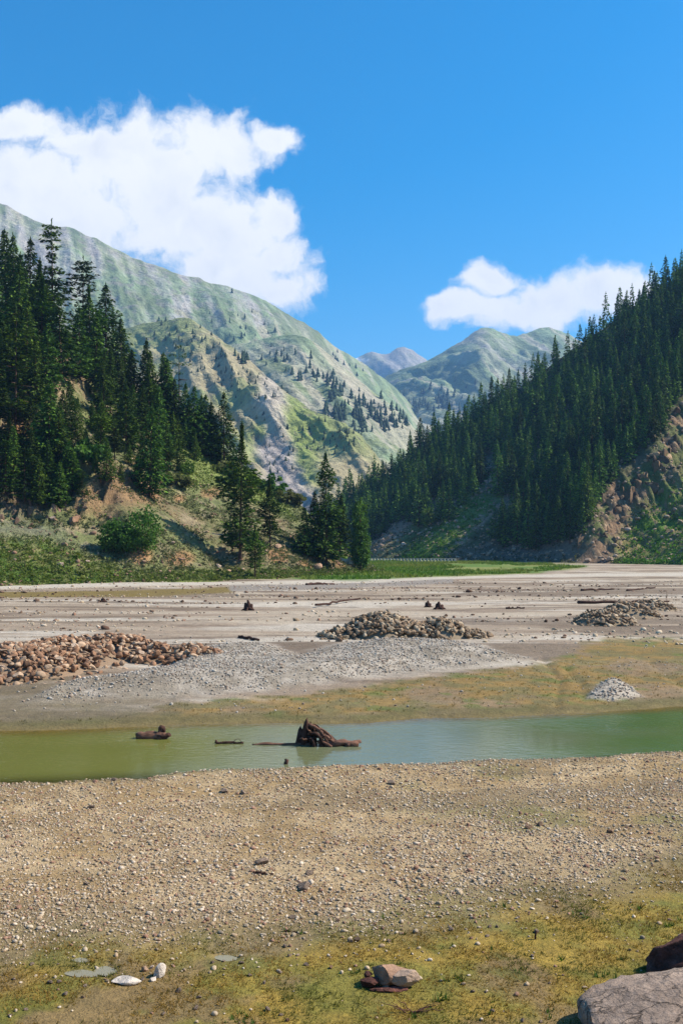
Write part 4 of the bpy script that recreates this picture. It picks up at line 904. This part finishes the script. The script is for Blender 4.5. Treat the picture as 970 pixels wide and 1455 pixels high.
ng = [(583, 1205, 10, 'dark red stone lying high on the near gravel left of centre', 1), (665, 1218, 13, 'orange brown stone on the middle of the near gravel', 1), (592, 1250, 0, '', 0), (750, 1177, 14, 'dark reddish stone in the small stone cluster on the near gravel', 1), (766, 1173, 12, 'brown stone right of the dark reddish stone in the gravel cluster', 1), (682, 1250, 10, 'red stone near the lower edge of the gravel right of centre', 1), (590, 1138, 8, 'dark stone just below the water edge at centre', 1), (865, 1183, 10, 'dark red stone on the gravel toward the right', 1), (555, 1117, 13, 'flat orange stone beside the water edge', 1), (318, 1127, 15, 'long pale stone at the water edge left of centre', 0), (345, 1129, 12, 'pale stone right of the long one at the water edge', 0), (163, 1118, 12, 'white stone standing in the wet margin', 0), (130, 1150, 12, 'pale flat stone on the gravel at the left', 0), (123, 1256, 14, 'reddish stone on the gravel at the lower left', 1), (950, 1196, 9, 'red stone near the right edge of the gravel', 1), (372, 1226, 22, 'grey flattened stone slab in the gravel', 0), (432, 1262, 26, 'pale broken stone cluster low on the gravel', 0), (440, 1243, 18, 'thin pale slab on the gravel left of centre', 0)]
for px, py, wp, lab, ru in ng:
    if not wp: continue
    x, y = G(px, py); z = float(gz(x, y)[0]); s = wp / F * y * .5
    boulder((x, y, z + s * .25), s, lab, bool(ru), 'stone', 'stone')
# main foreground boulder
x, y = G(556, 1400); z = float(gz(x, y)[0]) 
b_ = empty('boulder', (x, y, z)); b_.scale = (1.08, 1, .82); tag(b_, 'two toned boulder with a pale split face on the foreground turf', 'boulder')
mtan = mat_surface('tan_boulder', base=(.29, .175, .115), scales=((3., .7, 1.3), (14., .75, 1.25)), bumps=((6., .04), (25., .02)))
mpale = mat_surface('pale_face', base=(.36, .255, .185), scales=((3., .75, 1.2), (14., .8, 1.2)), bumps=((6., .03), (25., .015)))
mdark = mat_surface('shaded_red_rock', base=(.085, .034, .026), scales=((2.2, .4, 1.7), (9., .5, 1.6)), bumps=((6., .05), (25., .02)))  # shade of the boulder's underside and the corner rock darkened into this colour
V, Fc = rock(501, 4, (.30, .22, .20), 16, (.5, .85), .10); link('rock_body', mesh('rock_body', V + [-.01, .03, .15], Fc, mtan), b_)
V, Fc = rock(505, 4, (.20, .12, .15), 14, (.5, .82), .12); link('pale_slab', mesh('pale_slab', V + [.15, -.06, .17], Fc, mpale), b_)
V, Fc = rock(503, 3, (.14, .13, .09), 12, (.5, .85), .2); link('dark_lump', mesh('dark_lump', V + [-.28, -.05, .08], Fc, mdark), b_)
V, Fc = rock(504, 3, (.06, .07, .06), 12, (.5, .85), .2); link('dark_lump', mesh('dark_lump', V + [-.30, .06, .15], Fc, mdark), b_)
V, Fc = rock(506, 3, (.29, .10, .05), 12, (.5, .9), .3); link('foot_shade', mesh('foot_shade', V + [.0, -.14, .02], Fc, mdark), b_)  # dark strip standing in for the shade under the boulder
# pale stones at lower left
def one(px, py, dims, rz, seed, lab, m=M_STONE, tilt=0, name='stone', sub=3, zf=.35, cuts=12):
    x, y = G(px, py); z = float(gz(x, y)[0]); V, Fc = rock(seed, sub, dims, cuts, (.5, .85), .08)
    o = link(name, mesh(name, V, Fc, m), None, (x, y, z + dims[2] * zf)); o.rotation_euler = (0, tilt, rz)
    return tag(o, lab, 'stone')
mst = mat_surface('bleached_stone', base=(.52, .45, .38), scales=((3., .75, 1.25), (14., .8, 1.2)), bumps=((6., .04), (25., .015)))
one(181, 1395, (.24, .12, .07), .12, 511, 'long flat pale stone lying between a puddle and an upright stone', mst)
one(227, 1386, (.095, .09, .14), .4, 515, 'upright angular pale stone at the end of the long flat one', mst, .3)
one(207, 1379, (.06, .05, .05), .2, 516, 'small red brown stone behind the long flat stone', M_RUST)
one(216, 1375, (.04, .04, .035), .2, 517, 'tiny dark stone behind the upright stone', M_RUST)
one(218, 1392, (.07, .05, .035), .9, 518, 'small pale stone at the foot of the upright stone', mst)
one(203, 1391, (.04, .05, .03), .1, 519, 'small brown stone in front of the long flat stone', M_BROWN)
# corner slab and dark rock
msl = mat_surface('grey_slab', base=(.30, .225, .175), scales=((1.2, .7, 1.25), (6., .7, 1.25), (26., .75, 1.2)), bumps=((2.2, .10), (9., .05), (34., .02)))
add_cracks(msl, 2.6, .55, (.8, 1.5, 1))
V, Fc = rock(523, 4, (1.95, 1.2, .66), 10, (.5, .85), .10)
V[:, 2] = np.where(V[:, 2] > .28, .28 + (V[:, 2] - .28) * .45, V[:, 2])
st = (V[:, 0] * .35 - V[:, 1]) * 7; V[:, 2] += .035 * (ss(.75, .95, st - np.floor(st)) - .5) * (V[:, 2] > .1) + .05 * (ridged(V[:, 0] * 2.2, V[:, 1] * 3.5, 3, 522) - .6) * (V[:, 2] > .05)
x, y = G(985, 1455); z = float(gz(x, y)[0])
o = link('rock_slab', mesh('rock_slab', V, Fc, msl, None, True), None, (x + .02, y - .42, z + .15)); o.rotation_euler = (.12, -.12, .30); tag(o, 'large pale grey cracked rock slab in the lower right corner', 'rock')
V, Fc = rock(531, 4, (.85, .5, .50), 16, (.45, .85), .26); x, y = G(960, 1392); z = float(gz(x, y)[0])  # its dark colour includes the shade on the front
o = link('rock', mesh('rock', V, Fc, mdark), None, (x + .12, y + .25, z + .16)); o.rotation_euler = (0, -.35, .2); tag(o, 'dark reddish rock rising behind the pale slab at the right edge', 'rock')

# ================================================================== STONE HEAPS
PRUST = [mesh('heap_stone', *rock(540 + i, 2, (1, R.uniform(.55, .85), R.uniform(.45, .7)), 12, (.32, .8), .06), M_RUST) for i in range(10)]
PBRN = [mesh('heap_stone', *rock(560 + i, 2, (1, R.uniform(.55, .85), R.uniform(.45, .7)), 12, (.32, .8), .06), M_BROWN) for i in range(10)]
def heap(peaks, n, smin, smax, lib, label, group, rub, rublabel):
    """peaks: (px, py of the base centre, half width m, half depth m, height m)"""
    P = []
    for px, py, rx, ry, h in peaks:
        x, y = G(px, py); P.append((x, y, rx, ry, h))
    hf = lambda x, y: np.max([h * np.clip(1 - ((x - a) / rx) ** 2 - ((y - b_) / ry) ** 2, 0, 1) ** .75 for a, b_, rx, ry, h in P], axis=0)
    w = np.array([p[2] * p[3] for p in P]); w /= w.sum(); got = []; tries = 0
    while len(got) < n and tries < 20000:
        tries += 1; k = R.choice(len(P), p=w); a, b_, rx, ry, h = P[k]
        ang = R.uniform(0, 6.28); rr = math.sqrt(R.random()) * 1.05; x, y = a + rx * rr * math.cos(ang), b_ + ry * rr * math.sin(ang)
        s = R.uniform(smin, smax) * .5
        if any((x - g[0]) ** 2 + ((y - g[1]) * .8) ** 2 < ((s + g[2]) * .62) ** 2 for g in got): continue
        got.append((x, y, s))
    g = np.array(got); zz = gz(g[:, 0], g[:, 1]) + hf(g[:, 0], g[:, 1])
    for (x, y, s), z in zip(got, zz):
        o = link('heap_stone', random.choice(lib), None, (x, y, z + s * .25)); o.scale = (s, s, s)
        o.rotation_euler = (random.uniform(-.6, .6), random.uniform(-.6, .6), random.uniform(0, 6.28)); tag(o, label, 'stone', group)
    # smaller stones filling the heap below
    m = int(n * 10); k = R.choice(len(P), m, p=w); A = np.array(P)[k]; ang = R.uniform(0, 6.28, m); rr = np.sqrt(R.random(m)) * 1.12
    x = A[:, 0] + A[:, 2] * rr * np.cos(ang); y = A[:, 1] + A[:, 3] * rr * np.sin(ang)
    s = R.uniform(smin * .7, smax, m) * .46; z = gz(x, y) + hf(x, y) - s * .35
    rot = rotz(R.uniform(0, 6.28, m)) @ roty(R.normal(size=m) * .5)
    V, Fc, Cc = scatter(ROCKS2, np.stack([x, y, z], 1), s[:, None] * R.uniform(.8, 1.3, (m, 3)), rot, np.array(rub)[R.integers(0, len(rub), m)] * R.uniform(.6, 1.2, (m, 1)))
    vs2, fs2, cs2, b2 = [V], [Fc], [Cc], len(V)
    for a, b_, rx, ry, h in P:                      # earth and small stuff inside the heap
        th, rr = np.meshgrid(np.linspace(0, 2 * np.pi, 33), np.linspace(0, 1.03, 12)); gx_, gy_ = (a + rx * rr * np.cos(th)).ravel(), (b_ + ry * rr * np.sin(th)).ravel()
        W = np.stack([gx_, gy_, gz(gx_, gy_) + hf(gx_, gy_) * .92 - .28 + .12 * (fbm(gx_ * 3, gy_ * 3, None, 3, 17) - .5)], 1); q = gridfaces(12, 33)
        vs2.append(W); fs2.append(np.concatenate([q[:, [0, 1, 2]], q[:, [0, 2, 3]]]) + b2); cs2.append(np.tile(np.array(rub[2]) * .55, (len(W), 1))); b2 += len(W)
    V, Fc, Cc = np.concatenate(vs2), np.concatenate(fs2), np.concatenate(cs2)
    tag(link('heap_rubble', mesh('heap_rubble', V, Fc, M_PEBBLE, Cc)), rublabel, 'rubble', None, 'stuff')
RB = [(.30, .165, .095), (.22, .12, .07), (.42, .29, .19)]; BB = [(.29, .20, .125), (.20, .135, .085), (.40, .31, .21)]
heap([(-60, 962, 4.6, 4.0, 1.0), (25, 958, 3.6, 3.6, .95), (100, 945, 3.2, 3.0, .95), (165, 938, 3.0, 2.6, .9), (225, 940, 2.6, 2.0, .7), (275, 943, 1.5, 1.3, .35)], 150, .26, .56, PRUST, 'rusty brown angular stone in the long heap at the left edge', 'stones of the long rusty heap', RB, 'smaller rusty stones filling the long heap at the left')
heap([(540, 908, 2.7, 2.6, 1.55), (580, 909, 1.9, 1.9, 1.0), (625, 908, 2.1, 2.0, 1.15), (665, 908, 1.6, 1.3, .5), (490, 910, 1.9, 1.4, .6)], 95, .28, .56, PBRN, 'brown angular stone in the two peaked heap at the centre', 'stones of the central heap', BB, 'smaller brown stones filling the two peaked central heap')
heap([(858, 886, 2.5, 2.4, 1.1), (890, 880, 2.6, 2.2, 1.2), (925, 869, 2.3, 2.0, .9)], 55, .32, .60, PBRN, 'tan angular stone in the heap with a log at the right', 'stones of the right heap', BB, 'smaller tan stones filling the right heap with a log')

# ================================================================== DRIFTWOOD
def wood(name, P, rad, parent=None, m=M_WOOD, n=9, wob=.35, seed=1, loc=None):
    P = np.asarray(P, float)
    V, q, tr = tube(P, rad, n, wob, seed)
    k = V * 6; V = V + min(.09, .55 * float(np.max(rad))) * (np.stack([fbm(k[:, 0] * 1.6, k[:, 1] * 1.6, k[:, 2] * 1.6, 3, 5 + i) for i in range(3)], 1) - .5)
    return link(name, mesh(name, V, [q, tr], m), parent, loc)
def crook(p0, p1, n=7, amp=.1, seed=0):
    r = np.random.default_rng(seed); t = np.linspace(0, 1, n)[:, None]; p0 = np.asarray(p0, float); p1 = np.asarray(p1, float)
    j = r.normal(size=(n, 3)) * amp * np.sin(t * math.pi) ; return p0 + (p1 - p0) * t + j
x, y = G(462, 1052)
S = empty('driftwood_stump', (x, y, WL)); tag(S, 'upturned dark driftwood stump with a trunk lying in the pool', 'driftwood')
S.scale = (1, 1, .86)
# root plate: upright splintered slabs, then roots sweeping down to the right
def slab(name, p0, p1, w0, w1, th, yaw, seed, m=M_WOOD):
    r = np.random.default_rng(seed); nu, nv_ = 15, 9; u = np.linspace(0, 1, nu)[:, None]; a = np.arange(nv_ * 2) / (nv_ * 2) * 2 * np.pi
    P = np.asarray(p0, float) + (np.asarray(p1, float) - np.asarray(p0, float)) * u
    W = (w0 + (w1 - w0) * u ** 1.3) * (1 + .45 * (vn(u * 4, u * 0 + seed) - .5)); top = ss(1.0, .86, u) * .8 + .2
    ca, sa = np.cos(a)[None], np.sin(a)[None]
    k = 1 + .5 * (ridged(a[None] * 2.2 + u * .5, u * 1.2 + seed, 3, seed) - .5)
    lx, ly = ca * W * top * k, sa * th * top * k
    X_ = P[:, :1] + lx * math.cos(yaw) - ly * math.sin(yaw); Y_ = P[:, 1:2] + lx * math.sin(yaw) + ly * math.cos(yaw)
    Z_ = P[:, 2:3] + .10 * (fbm(ca * 2 + u * 0 + 7, u * 5, None, 3, seed) - .5) + u ** 3 * .16 * (vn(a[None] * 1.7 + u * 0, u * 0 + seed * 3) - .5)
    V = np.stack([X_, Y_, Z_], -1).reshape(-1, 3); n_ = nv_ * 2; q = []
    for i in range(nu - 1):
        for j in range(n_): q.append((i * n_ + j, i * n_ + (j + 1) % n_, (i + 1) * n_ + (j + 1) % n_, (i + 1) * n_ + j))
    V = np.vstack([V, P[-1:] + [0, 0, .03]]); tr = [((nu - 1) * n_ + j, (nu - 1) * n_ + (j + 1) % n_, len(V) - 1) for j in range(n_)]
    return link(name, mesh(name, V, [np.array(q), np.array(tr)], m), S)
for i, a in enumerate([((-.86, 0, -.1), (-.76, .05, .60), .10, .05, .09, .3), ((-.70, -.04, -.1), (-.56, 0, .92), .12, .05, .10, -.1), ((-.50, .05, -.1), (-.45, .05, .78), .10, .05, .10, .2), ((-.34, -.06, -.1), (-.36, 0, .56), .09, .04, .09, -.3)]):
    slab('root_plate', *a, 611 + i)
for i, (P, r0, r1) in enumerate([([(-.52, 0, .70), (-.30, -.12, .66), (-.08, -.2, .44), (.08, -.24, .12), (.12, -.25, -.05)], .11, .07), ([(-.45, -.1, .45), (-.25, -.25, .46), (-.12, -.3, .26), (-.06, -.32, -.05)], .11, .08), ([(-.42, .1, .60), (-.15, .1, .56), (.12, .05, .34), (.30, 0, .08)], .10, .06), ([(-.50, -.12, .30), (-.40, -.28, .28), (-.33, -.34, .05), (-.32, -.35, -.08)], .10, .08), ([(-.25, 0, .30), (.0, -.1, .32), (.18, -.2, .20), (.38, -.24, .02)], .10, .09), ([(-.38, -.05, .74), (-.24, -.05, .70), (-.16, -.1, .56), (-.05, -.16, .48)], .05, .03), ([(-.2, -.2, .15), (0, -.32, .14), (.2, -.36, .0)], .11, .06)]):
    P = np.array(P); t_ = np.linspace(0, len(P) - 1, 12); Q_ = np.stack([np.interp(t_, np.arange(len(P)), P[:, j]) for j in range(3)], 1)
    Q_[1:-1] = (Q_[:-2] + 2 * Q_[1:-1] + Q_[2:]) / 4
    wood('root', Q_, np.linspace(r0, r1, 12) * .58, S, M_WOOD if i % 2 else M_WOODP, 10, .6, i + 3)
    wood('root', Q_ * [1, 1, .8] + [.05, .14, .0], np.linspace(r0, r1, 12) * .5, S, M_WOODP if i % 2 else M_WOOD, 10, .6, i + 23)
for i in range(11):                                  # snapped root ends
    a = random.uniform(-.7, 3.4); p = np.array([random.uniform(-.6, .1), random.uniform(-.3, 0), random.uniform(.15, .6)])
    wood('root', crook(p, p + [math.cos(a) * random.uniform(.12, .3), -.12, abs(math.sin(a)) * random.uniform(.05, .22)], 5, .03, 120 + i), np.linspace(.045, .012, 5), S, M_WOODP if i % 2 else M_WOOD, 6, .5, 130 + i)
wood('trunk', crook((-.2, -.12, .04), (1.02, -.22, .05), 9, .03, 21), np.array([.15, .14, .14, .13, .14, .13, .12, .14, .11]), S, M_WOODP, 10, .3, 31)
wood('broken_limb', crook((.65, -.30, .03), (1.08, -.05, .14), 6, .02, 22), np.linspace(.09, .06, 6), S, M_WOODP, 8, .3, 32)
wood('limb', crook((-.45, -.05, .02), (-2.25, -.02, .0), 12, .02, 23), np.linspace(.09, .035, 12), S, M_WOODP, 8, .3, 33)
x, y = G(218, 1043)
S2 = empty('driftwood_log', (x, y, WL)); tag(S2, 'short thick driftwood log with a knob at its right end in the pool', 'driftwood')
wood('log', crook((-.54, 0, .08), (.45, -.05, .07), 9, .02, 41), np.array([.10, .14, .15, .15, .15, .16, .17, .16, .12]), S2, M_WOODP, 10, .3, 41)
wood('knob', crook((.12, 0, .1), (.36, 0, .36), 6, .02, 42), np.array([.08, .08, .07, .09, .11, .05]), S2, M_WOOD, 9, .4, 42)
wood('root', crook((.25, -.1, .05), (.55, -.15, .12), 5, .02, 43), np.linspace(.14, .07, 5), S2, M_WOOD, 9, .4, 43)
x, y = G(330, 1051)
S3 = empty('driftwood_branch', (x, y, WL)); tag(S3, 'thin bent branch floating left of the upturned stump', 'driftwood')
wood('branch', crook((-.5, 0, .03), (.35, .05, .03), 9, .02, 51), np.linspace(.05, .03, 9), S3, M_WOOD, 7, .3, 51)
wood('twig', [(.02, 0, .03), (.10, 0, .14), (.2, .02, .16), (.30, .02, .05)], [.012, .012, .010, .008], S3, M_WOOD, 6, .2, 52)
wood('stub', [(-.5, 0, .02), (-.48, 0, .12)], [.05, .03], S3, M_WOOD, 7, .3, 53)
x, y = G(406, 1079)
o = wood('wood_stub', [(0, 0, -.1), (.01, 0, .05), (.03, 0, .11), (-.02, .02, .13)], [.05, .055, .05, .03], None, M_WOOD, 9, .4, 54, (x, y, WL)); tag(o, 'small dark wood stub poking out of the pool below the stump', 'driftwood')
# flats: stumps, logs and low drift piles
def flatstump(px, py, wpx, hpx, lab, seed):
    x, y = G(px, py); z = float(gz(x, y)[0]); k = y / F; e = empty('tree_stump', (x, y, z)); tag(e, lab, 'stump')
    w_, h_ = wpx * k, hpx * k
    for j, (dx, hh) in enumerate(((-.16, .75), (.02, 1.0), (.18, .6))): wood('stump_body' if j == 1 else 'splinter', [(dx * w_, 0, -.2), (dx * w_, .05, hh * h_ * .5), (dx * w_ * (1.6 if j != 1 else -3), 0, hh * h_)], [w_ * .22, w_ * .18, w_ * .07], e, M_WOOD, 9, .6, seed + j)
    for i in range(5):
        a = i * 1.26 + seed; wood('root', crook((0, 0, h_ * .3), (math.cos(a) * w_ * .6, math.sin(a) * w_ * .5, 0), 5, .02, seed + i), np.linspace(w_ * .13, w_ * .05, 5), e, M_WOOD, 7, .4, seed + i)
flatstump(353, 866, 17, 15, 'lone dark stump on the sand flats left of centre', 61)
flatstump(147, 857, 10, 7, 'small dark stump on the far left sand flats', 62)
flatstump(624, 864, 16, 11, 'dark stump joined to a driftwood lump above the central heap', 63)
flatstump(608, 861, 12, 9, 'left hand driftwood lump of the pair above the central heap', 64)
def log(px0, py0, px1, py1, th, lab, seed, lift=0.0):
    x0, y0 = G(px0, py0); x1, y1 = G(px1, py1); r = th / F * y0 * .5; z0, z1 = gz([x0, x1], [y0, y1])
    P = crook((x0, y0, z0 + r * .6 + lift), (x1, y1, z1 + r * .6 + lift), 12, r * .5, seed); c = P.mean(0)
    o = wood('log', P - c, np.linspace(r, r * .55, 12), None, M_WOOD, 8, .4, seed, c); tag(o, lab, 'log')
log(820, 864, 950, 862, 4.5, 'long dark log lying behind the right stone heap', 71, .45)
log(340, 908, 368, 914, 5, 'short dark log at the head of the gravel bar', 72)
log(448, 861, 512, 854, 4, 'dark drift log on a low gravel rise above the central heap', 73, .2)
log(825, 838, 872, 837, 3.5, 'dark log on the far right sand flats', 74)
log(718, 866, 745, 866, 3.5, 'short dark log between the central and right heaps', 75)
log(360, 1240, 388, 1243, 4.5, 'short brown stick on the near gravel left of centre', 76)
log(404, 1322, 422, 1324, 3.5, 'small dark stick on the edge of the foreground turf', 77)
log(435, 832, 475, 830, 4, 'dark driftwood in front of the ragged conifer', 78)
log(890, 838, 930, 836, 3, 'thin log on the sand flats at the far right', 79)
# twig brush at the bottom
x, y = G(585, 1440); e = empty('dead_branch', (x, y, float(gz(x, y)[0]))); tag(e, 'bleached dead branch with fine twigs lying on the turf below the boulder', 'branch')
for i in range(9):
    a = random.uniform(-.5, .5) + (math.pi if i % 2 else 0); L = random.uniform(.15, .42)
    wood('twig', crook((random.uniform(-.1, .1), random.uniform(-.05, .05), .01), (math.cos(a) * L, math.sin(a) * L * .8, random.uniform(.02, .14)), 6, .015, 90 + i), np.linspace(.008, .003, 6), e, M_WOODP, 5, .2, i)
x, y = G(760, 1335); o = wood('stick', [(0, 0, -.03), (.0, 0, .06), (.02, 0, .13)], [.018, .016, .02], None, M_WOOD, 7, .3, 81, (x, y, float(gz(x, y)[0]))); tag(o, 'short upright dark stick beside a pale stone on the turf', 'stick')

# far roadside barrier at the meadow's end
x0, y0 = G(524, 797.5); x1, y1 = G(648, 798.5); z0 = 1.0
e = empty('road_barrier', (x0, y0, 0)); tag(e, 'long low white roadside barrier at the far end of the meadow', 'barrier')
mw = mat_surface('white_paint', base=(.40, .40, .37), scales=((1., .8, 1.1),), bumps=((4., .02),))
def boxv(c, d):
    c = np.array(c); d = np.array(d) / 2; V = np.array([[sx, sy, sz] for sx in (-1, 1) for sy in (-1, 1) for sz in (-1, 1)]) * d + c
    return V, np.array([(0, 1, 3, 2), (4, 6, 7, 5), (0, 4, 5, 1), (2, 3, 7, 6), (0, 2, 6, 4), (1, 5, 7, 3)])
n = 26; L = math.hypot(x1 - x0, y1 - y0); ang = math.atan2(y1 - y0, x1 - x0); e.rotation_euler = (0, 0, ang)
V, Q = boxv((L / 2, 0, 1.22), (L, .10, .14)); link('rail', mesh('rail', V, Q, mw), e)
V, Q = boxv((0, .12, .5), (.75, .22, 1.3)); pm = mesh('post', V, Q, mw)
for i in range(n): link('post', pm, e, (L * (i + .5) / n, 0, 0))

# ================================================================== SKY, SUN, AIR, CAMERA
SD = np.array([.70, .10, .70]); SD /= np.linalg.norm(SD)
EL, AZ = math.asin(SD[2]), math.atan2(SD[0], SD[1])
sun = bpy.data.lights.new('sun', 'SUN'); sun.energy = 5.0; sun.angle = math.radians(.5); sun.color = (1, .91, .76)
so = bpy.data.objects.new('sun', sun); C.objects.link(so)
from mathutils import Vector
so.rotation_euler = Vector(SD).to_track_quat('Z', 'Y').to_euler()
wd = bpy.data.worlds.new('World'); bpy.context.scene.world = wd; wd.use_nodes = True
t = NT(wd.node_tree); t.n.clear(); out = t.node('ShaderNodeOutputWorld')
sky = t.node('ShaderNodeTexSky', sky_type='NISHITA', sun_disc=False, sun_elevation=EL, sun_rotation=AZ, altitude=1200, air_density=1.15, dust_density=2.2, ozone_density=4.0)
skc = t.node('ShaderNodeHueSaturation', {'Hue': .492, 'Saturation': 1.5, 'Value': 1.0, 'Color': sky.outputs[0]}).outputs[0]
dv = t.vmath('NORMALIZE', t.node('ShaderNodeTexCoord').outputs['Generated'])
sx = t.node('ShaderNodeSeparateXYZ', {0: dv})
az = t.math('ARCTAN2', sx.outputs[0], sx.outputs[1]); el = t.math('ARCSINE', sx.outputs[2])
ae = t.node('ShaderNodeCombineXYZ', {0: az, 1: el, 2: 0.0}).outputs[0]
blobs = [(50, 265, 140, 74), (200, 246, 160, 80), (305, 212, 100, 52), (385, 200, 46, 22), (235, 310, 180, 75), (320, 325, 105, 62), (385, 305, 42, 40), (398, 368, 62, 34), (405, 408, 58, 36), (80, 310, 190, 75), (330, 385, 110, 55), (25, 178, 70, 28), (120, 212, 90, 40),
         (692, 396, 44, 26), (690, 438, 85, 30), (770, 428, 95, 46), (850, 415, 72, 46), (640, 428, 38, 22), (905, 425, 50, 34)]
wz = t.node('ShaderNodeTexNoise', {'Vector': ae, 'Scale': 14., 'Detail': 5., 'Roughness': .6}).outputs['Color']
wv = t.vmath('MULTIPLY', t.vmath('SUBTRACT', wz, (.5, .5, .5)), (.05, .05, 0))
aw = t.vmath('ADD', ae, wv); fld = None
for px, py, rx, ry in blobs:
    a = math.atan((px - CX) / F); e_ = math.atan((HZ - py) / F * math.cos(a))
    d = t.vmath('LENGTH', t.vmath('MULTIPLY', t.vmath('SUBTRACT', aw, (a, e_, 0)), (F / rx, F / ry, 0)))
    v = t.math('SUBTRACT', 1.0, d)
    if fld is None: fld = v
    else:
        nd = t.n.new('ShaderNodeMath'); nd.operation = 'SMOOTH_MAX'; t.put(nd.inputs[0], fld); t.put(nd.inputs[1], v); nd.inputs[2].default_value = .3; fld = nd.outputs[0]
# a few fair-weather clouds elsewhere round the sky
gen = t.math('SUBTRACT', t.noise(t.node('ShaderNodeMapping', {'Vector': dv, 'Scale': (1, 1, 2.2)}).outputs[0], 2.6, 4, .5), .66)
gen = t.math('MULTIPLY', gen, t.rng(sx.outputs[1], .35, .75, 3.5, 0.0)); gen = t.math('ADD', gen, t.rng(sx.outputs[1], .35, .75, 0.0, -1.0))
fld = t.math('MAXIMUM', fld, gen)
det = t.noise(aw, 26., 9, .62)
det2 = t.noise(aw, 9., 3, .5)
fin = t.math('ADD', t.math('ADD', fld, t.math('MULTIPLY', t.math('SUBTRACT', det2, .5), .9)), t.math('MULTIPLY', t.math('SUBTRACT', det, .5), 1.6))
dens = t.rng(fin, -.06, .55, 0.0, 1.0, True)
shade = t.noise(t.vmath('ADD', aw, (.02, .03, 0)), 20., 6, .55)
core = t.rng(fin, .3, 1.1, 0.0, 1.0)
ccol = t.mixc(t.math('MULTIPLY', t.rng(shade, .40, .66, 0.0, 1.0), core), (5.8, 5.8, 5.8, 1), (4.8, 4.95, 5.2, 1))
bgc = t.mixc(dens, skc, ccol)
bg = t.node('ShaderNodeBackground', {'Color': bgc, 'Strength': .115}); t.l.new(bg.outputs[0], out.inputs[0])

V, Q = boxv((0, 4200, 1000), (7000, 9000, 2020)); V[:, 2] = np.where(V[:, 2] < 500, -12, 1300)
mh, t, out = newmat('valley_air'); pv = t.node('ShaderNodeVolumePrincipled', {'Color': (.28, .55, 1.0, 1), 'Density': 9.0e-5, 'Anisotropy': .1}); t.l.new(pv.outputs[0], out.inputs['Volume'])
hz = link('haze', mesh('haze', V, Q, mh)); hz['kind'] = 'stuff'; hz['label'] = 'thin blue valley haze in front of the distant mountains'; hz['category'] = 'haze'

cam = bpy.data.cameras.new('camera'); co = bpy.data.objects.new('camera', cam); C.objects.link(co)
cam.sensor_fit = 'VERTICAL'; cam.sensor_height = 36.0; cam.sensor_width = 24.0; cam.lens = F / 1455 * 36.0
cam.shift_y = (HZ - 727.5) / 1455; cam.clip_start = .1; cam.clip_end = 60000
co.location = (0, 0, CAMH); co.rotation_euler = (math.radians(90), 0, 0)
sc = bpy.context.scene; sc.camera = co
sc.render.engine = 'CYCLES'
sc.cycles.max_bounces = 6; sc.cycles.transparent_max_bounces = 8; sc.cycles.volume_bounces = 0
vs_ = sc.view_settings; vs_.view_transform = 'Standard'; vs_.look = 'None'; vs_.gamma = 1.0; vs_.exposure = 0.75; vs_.use_curve_mapping = False
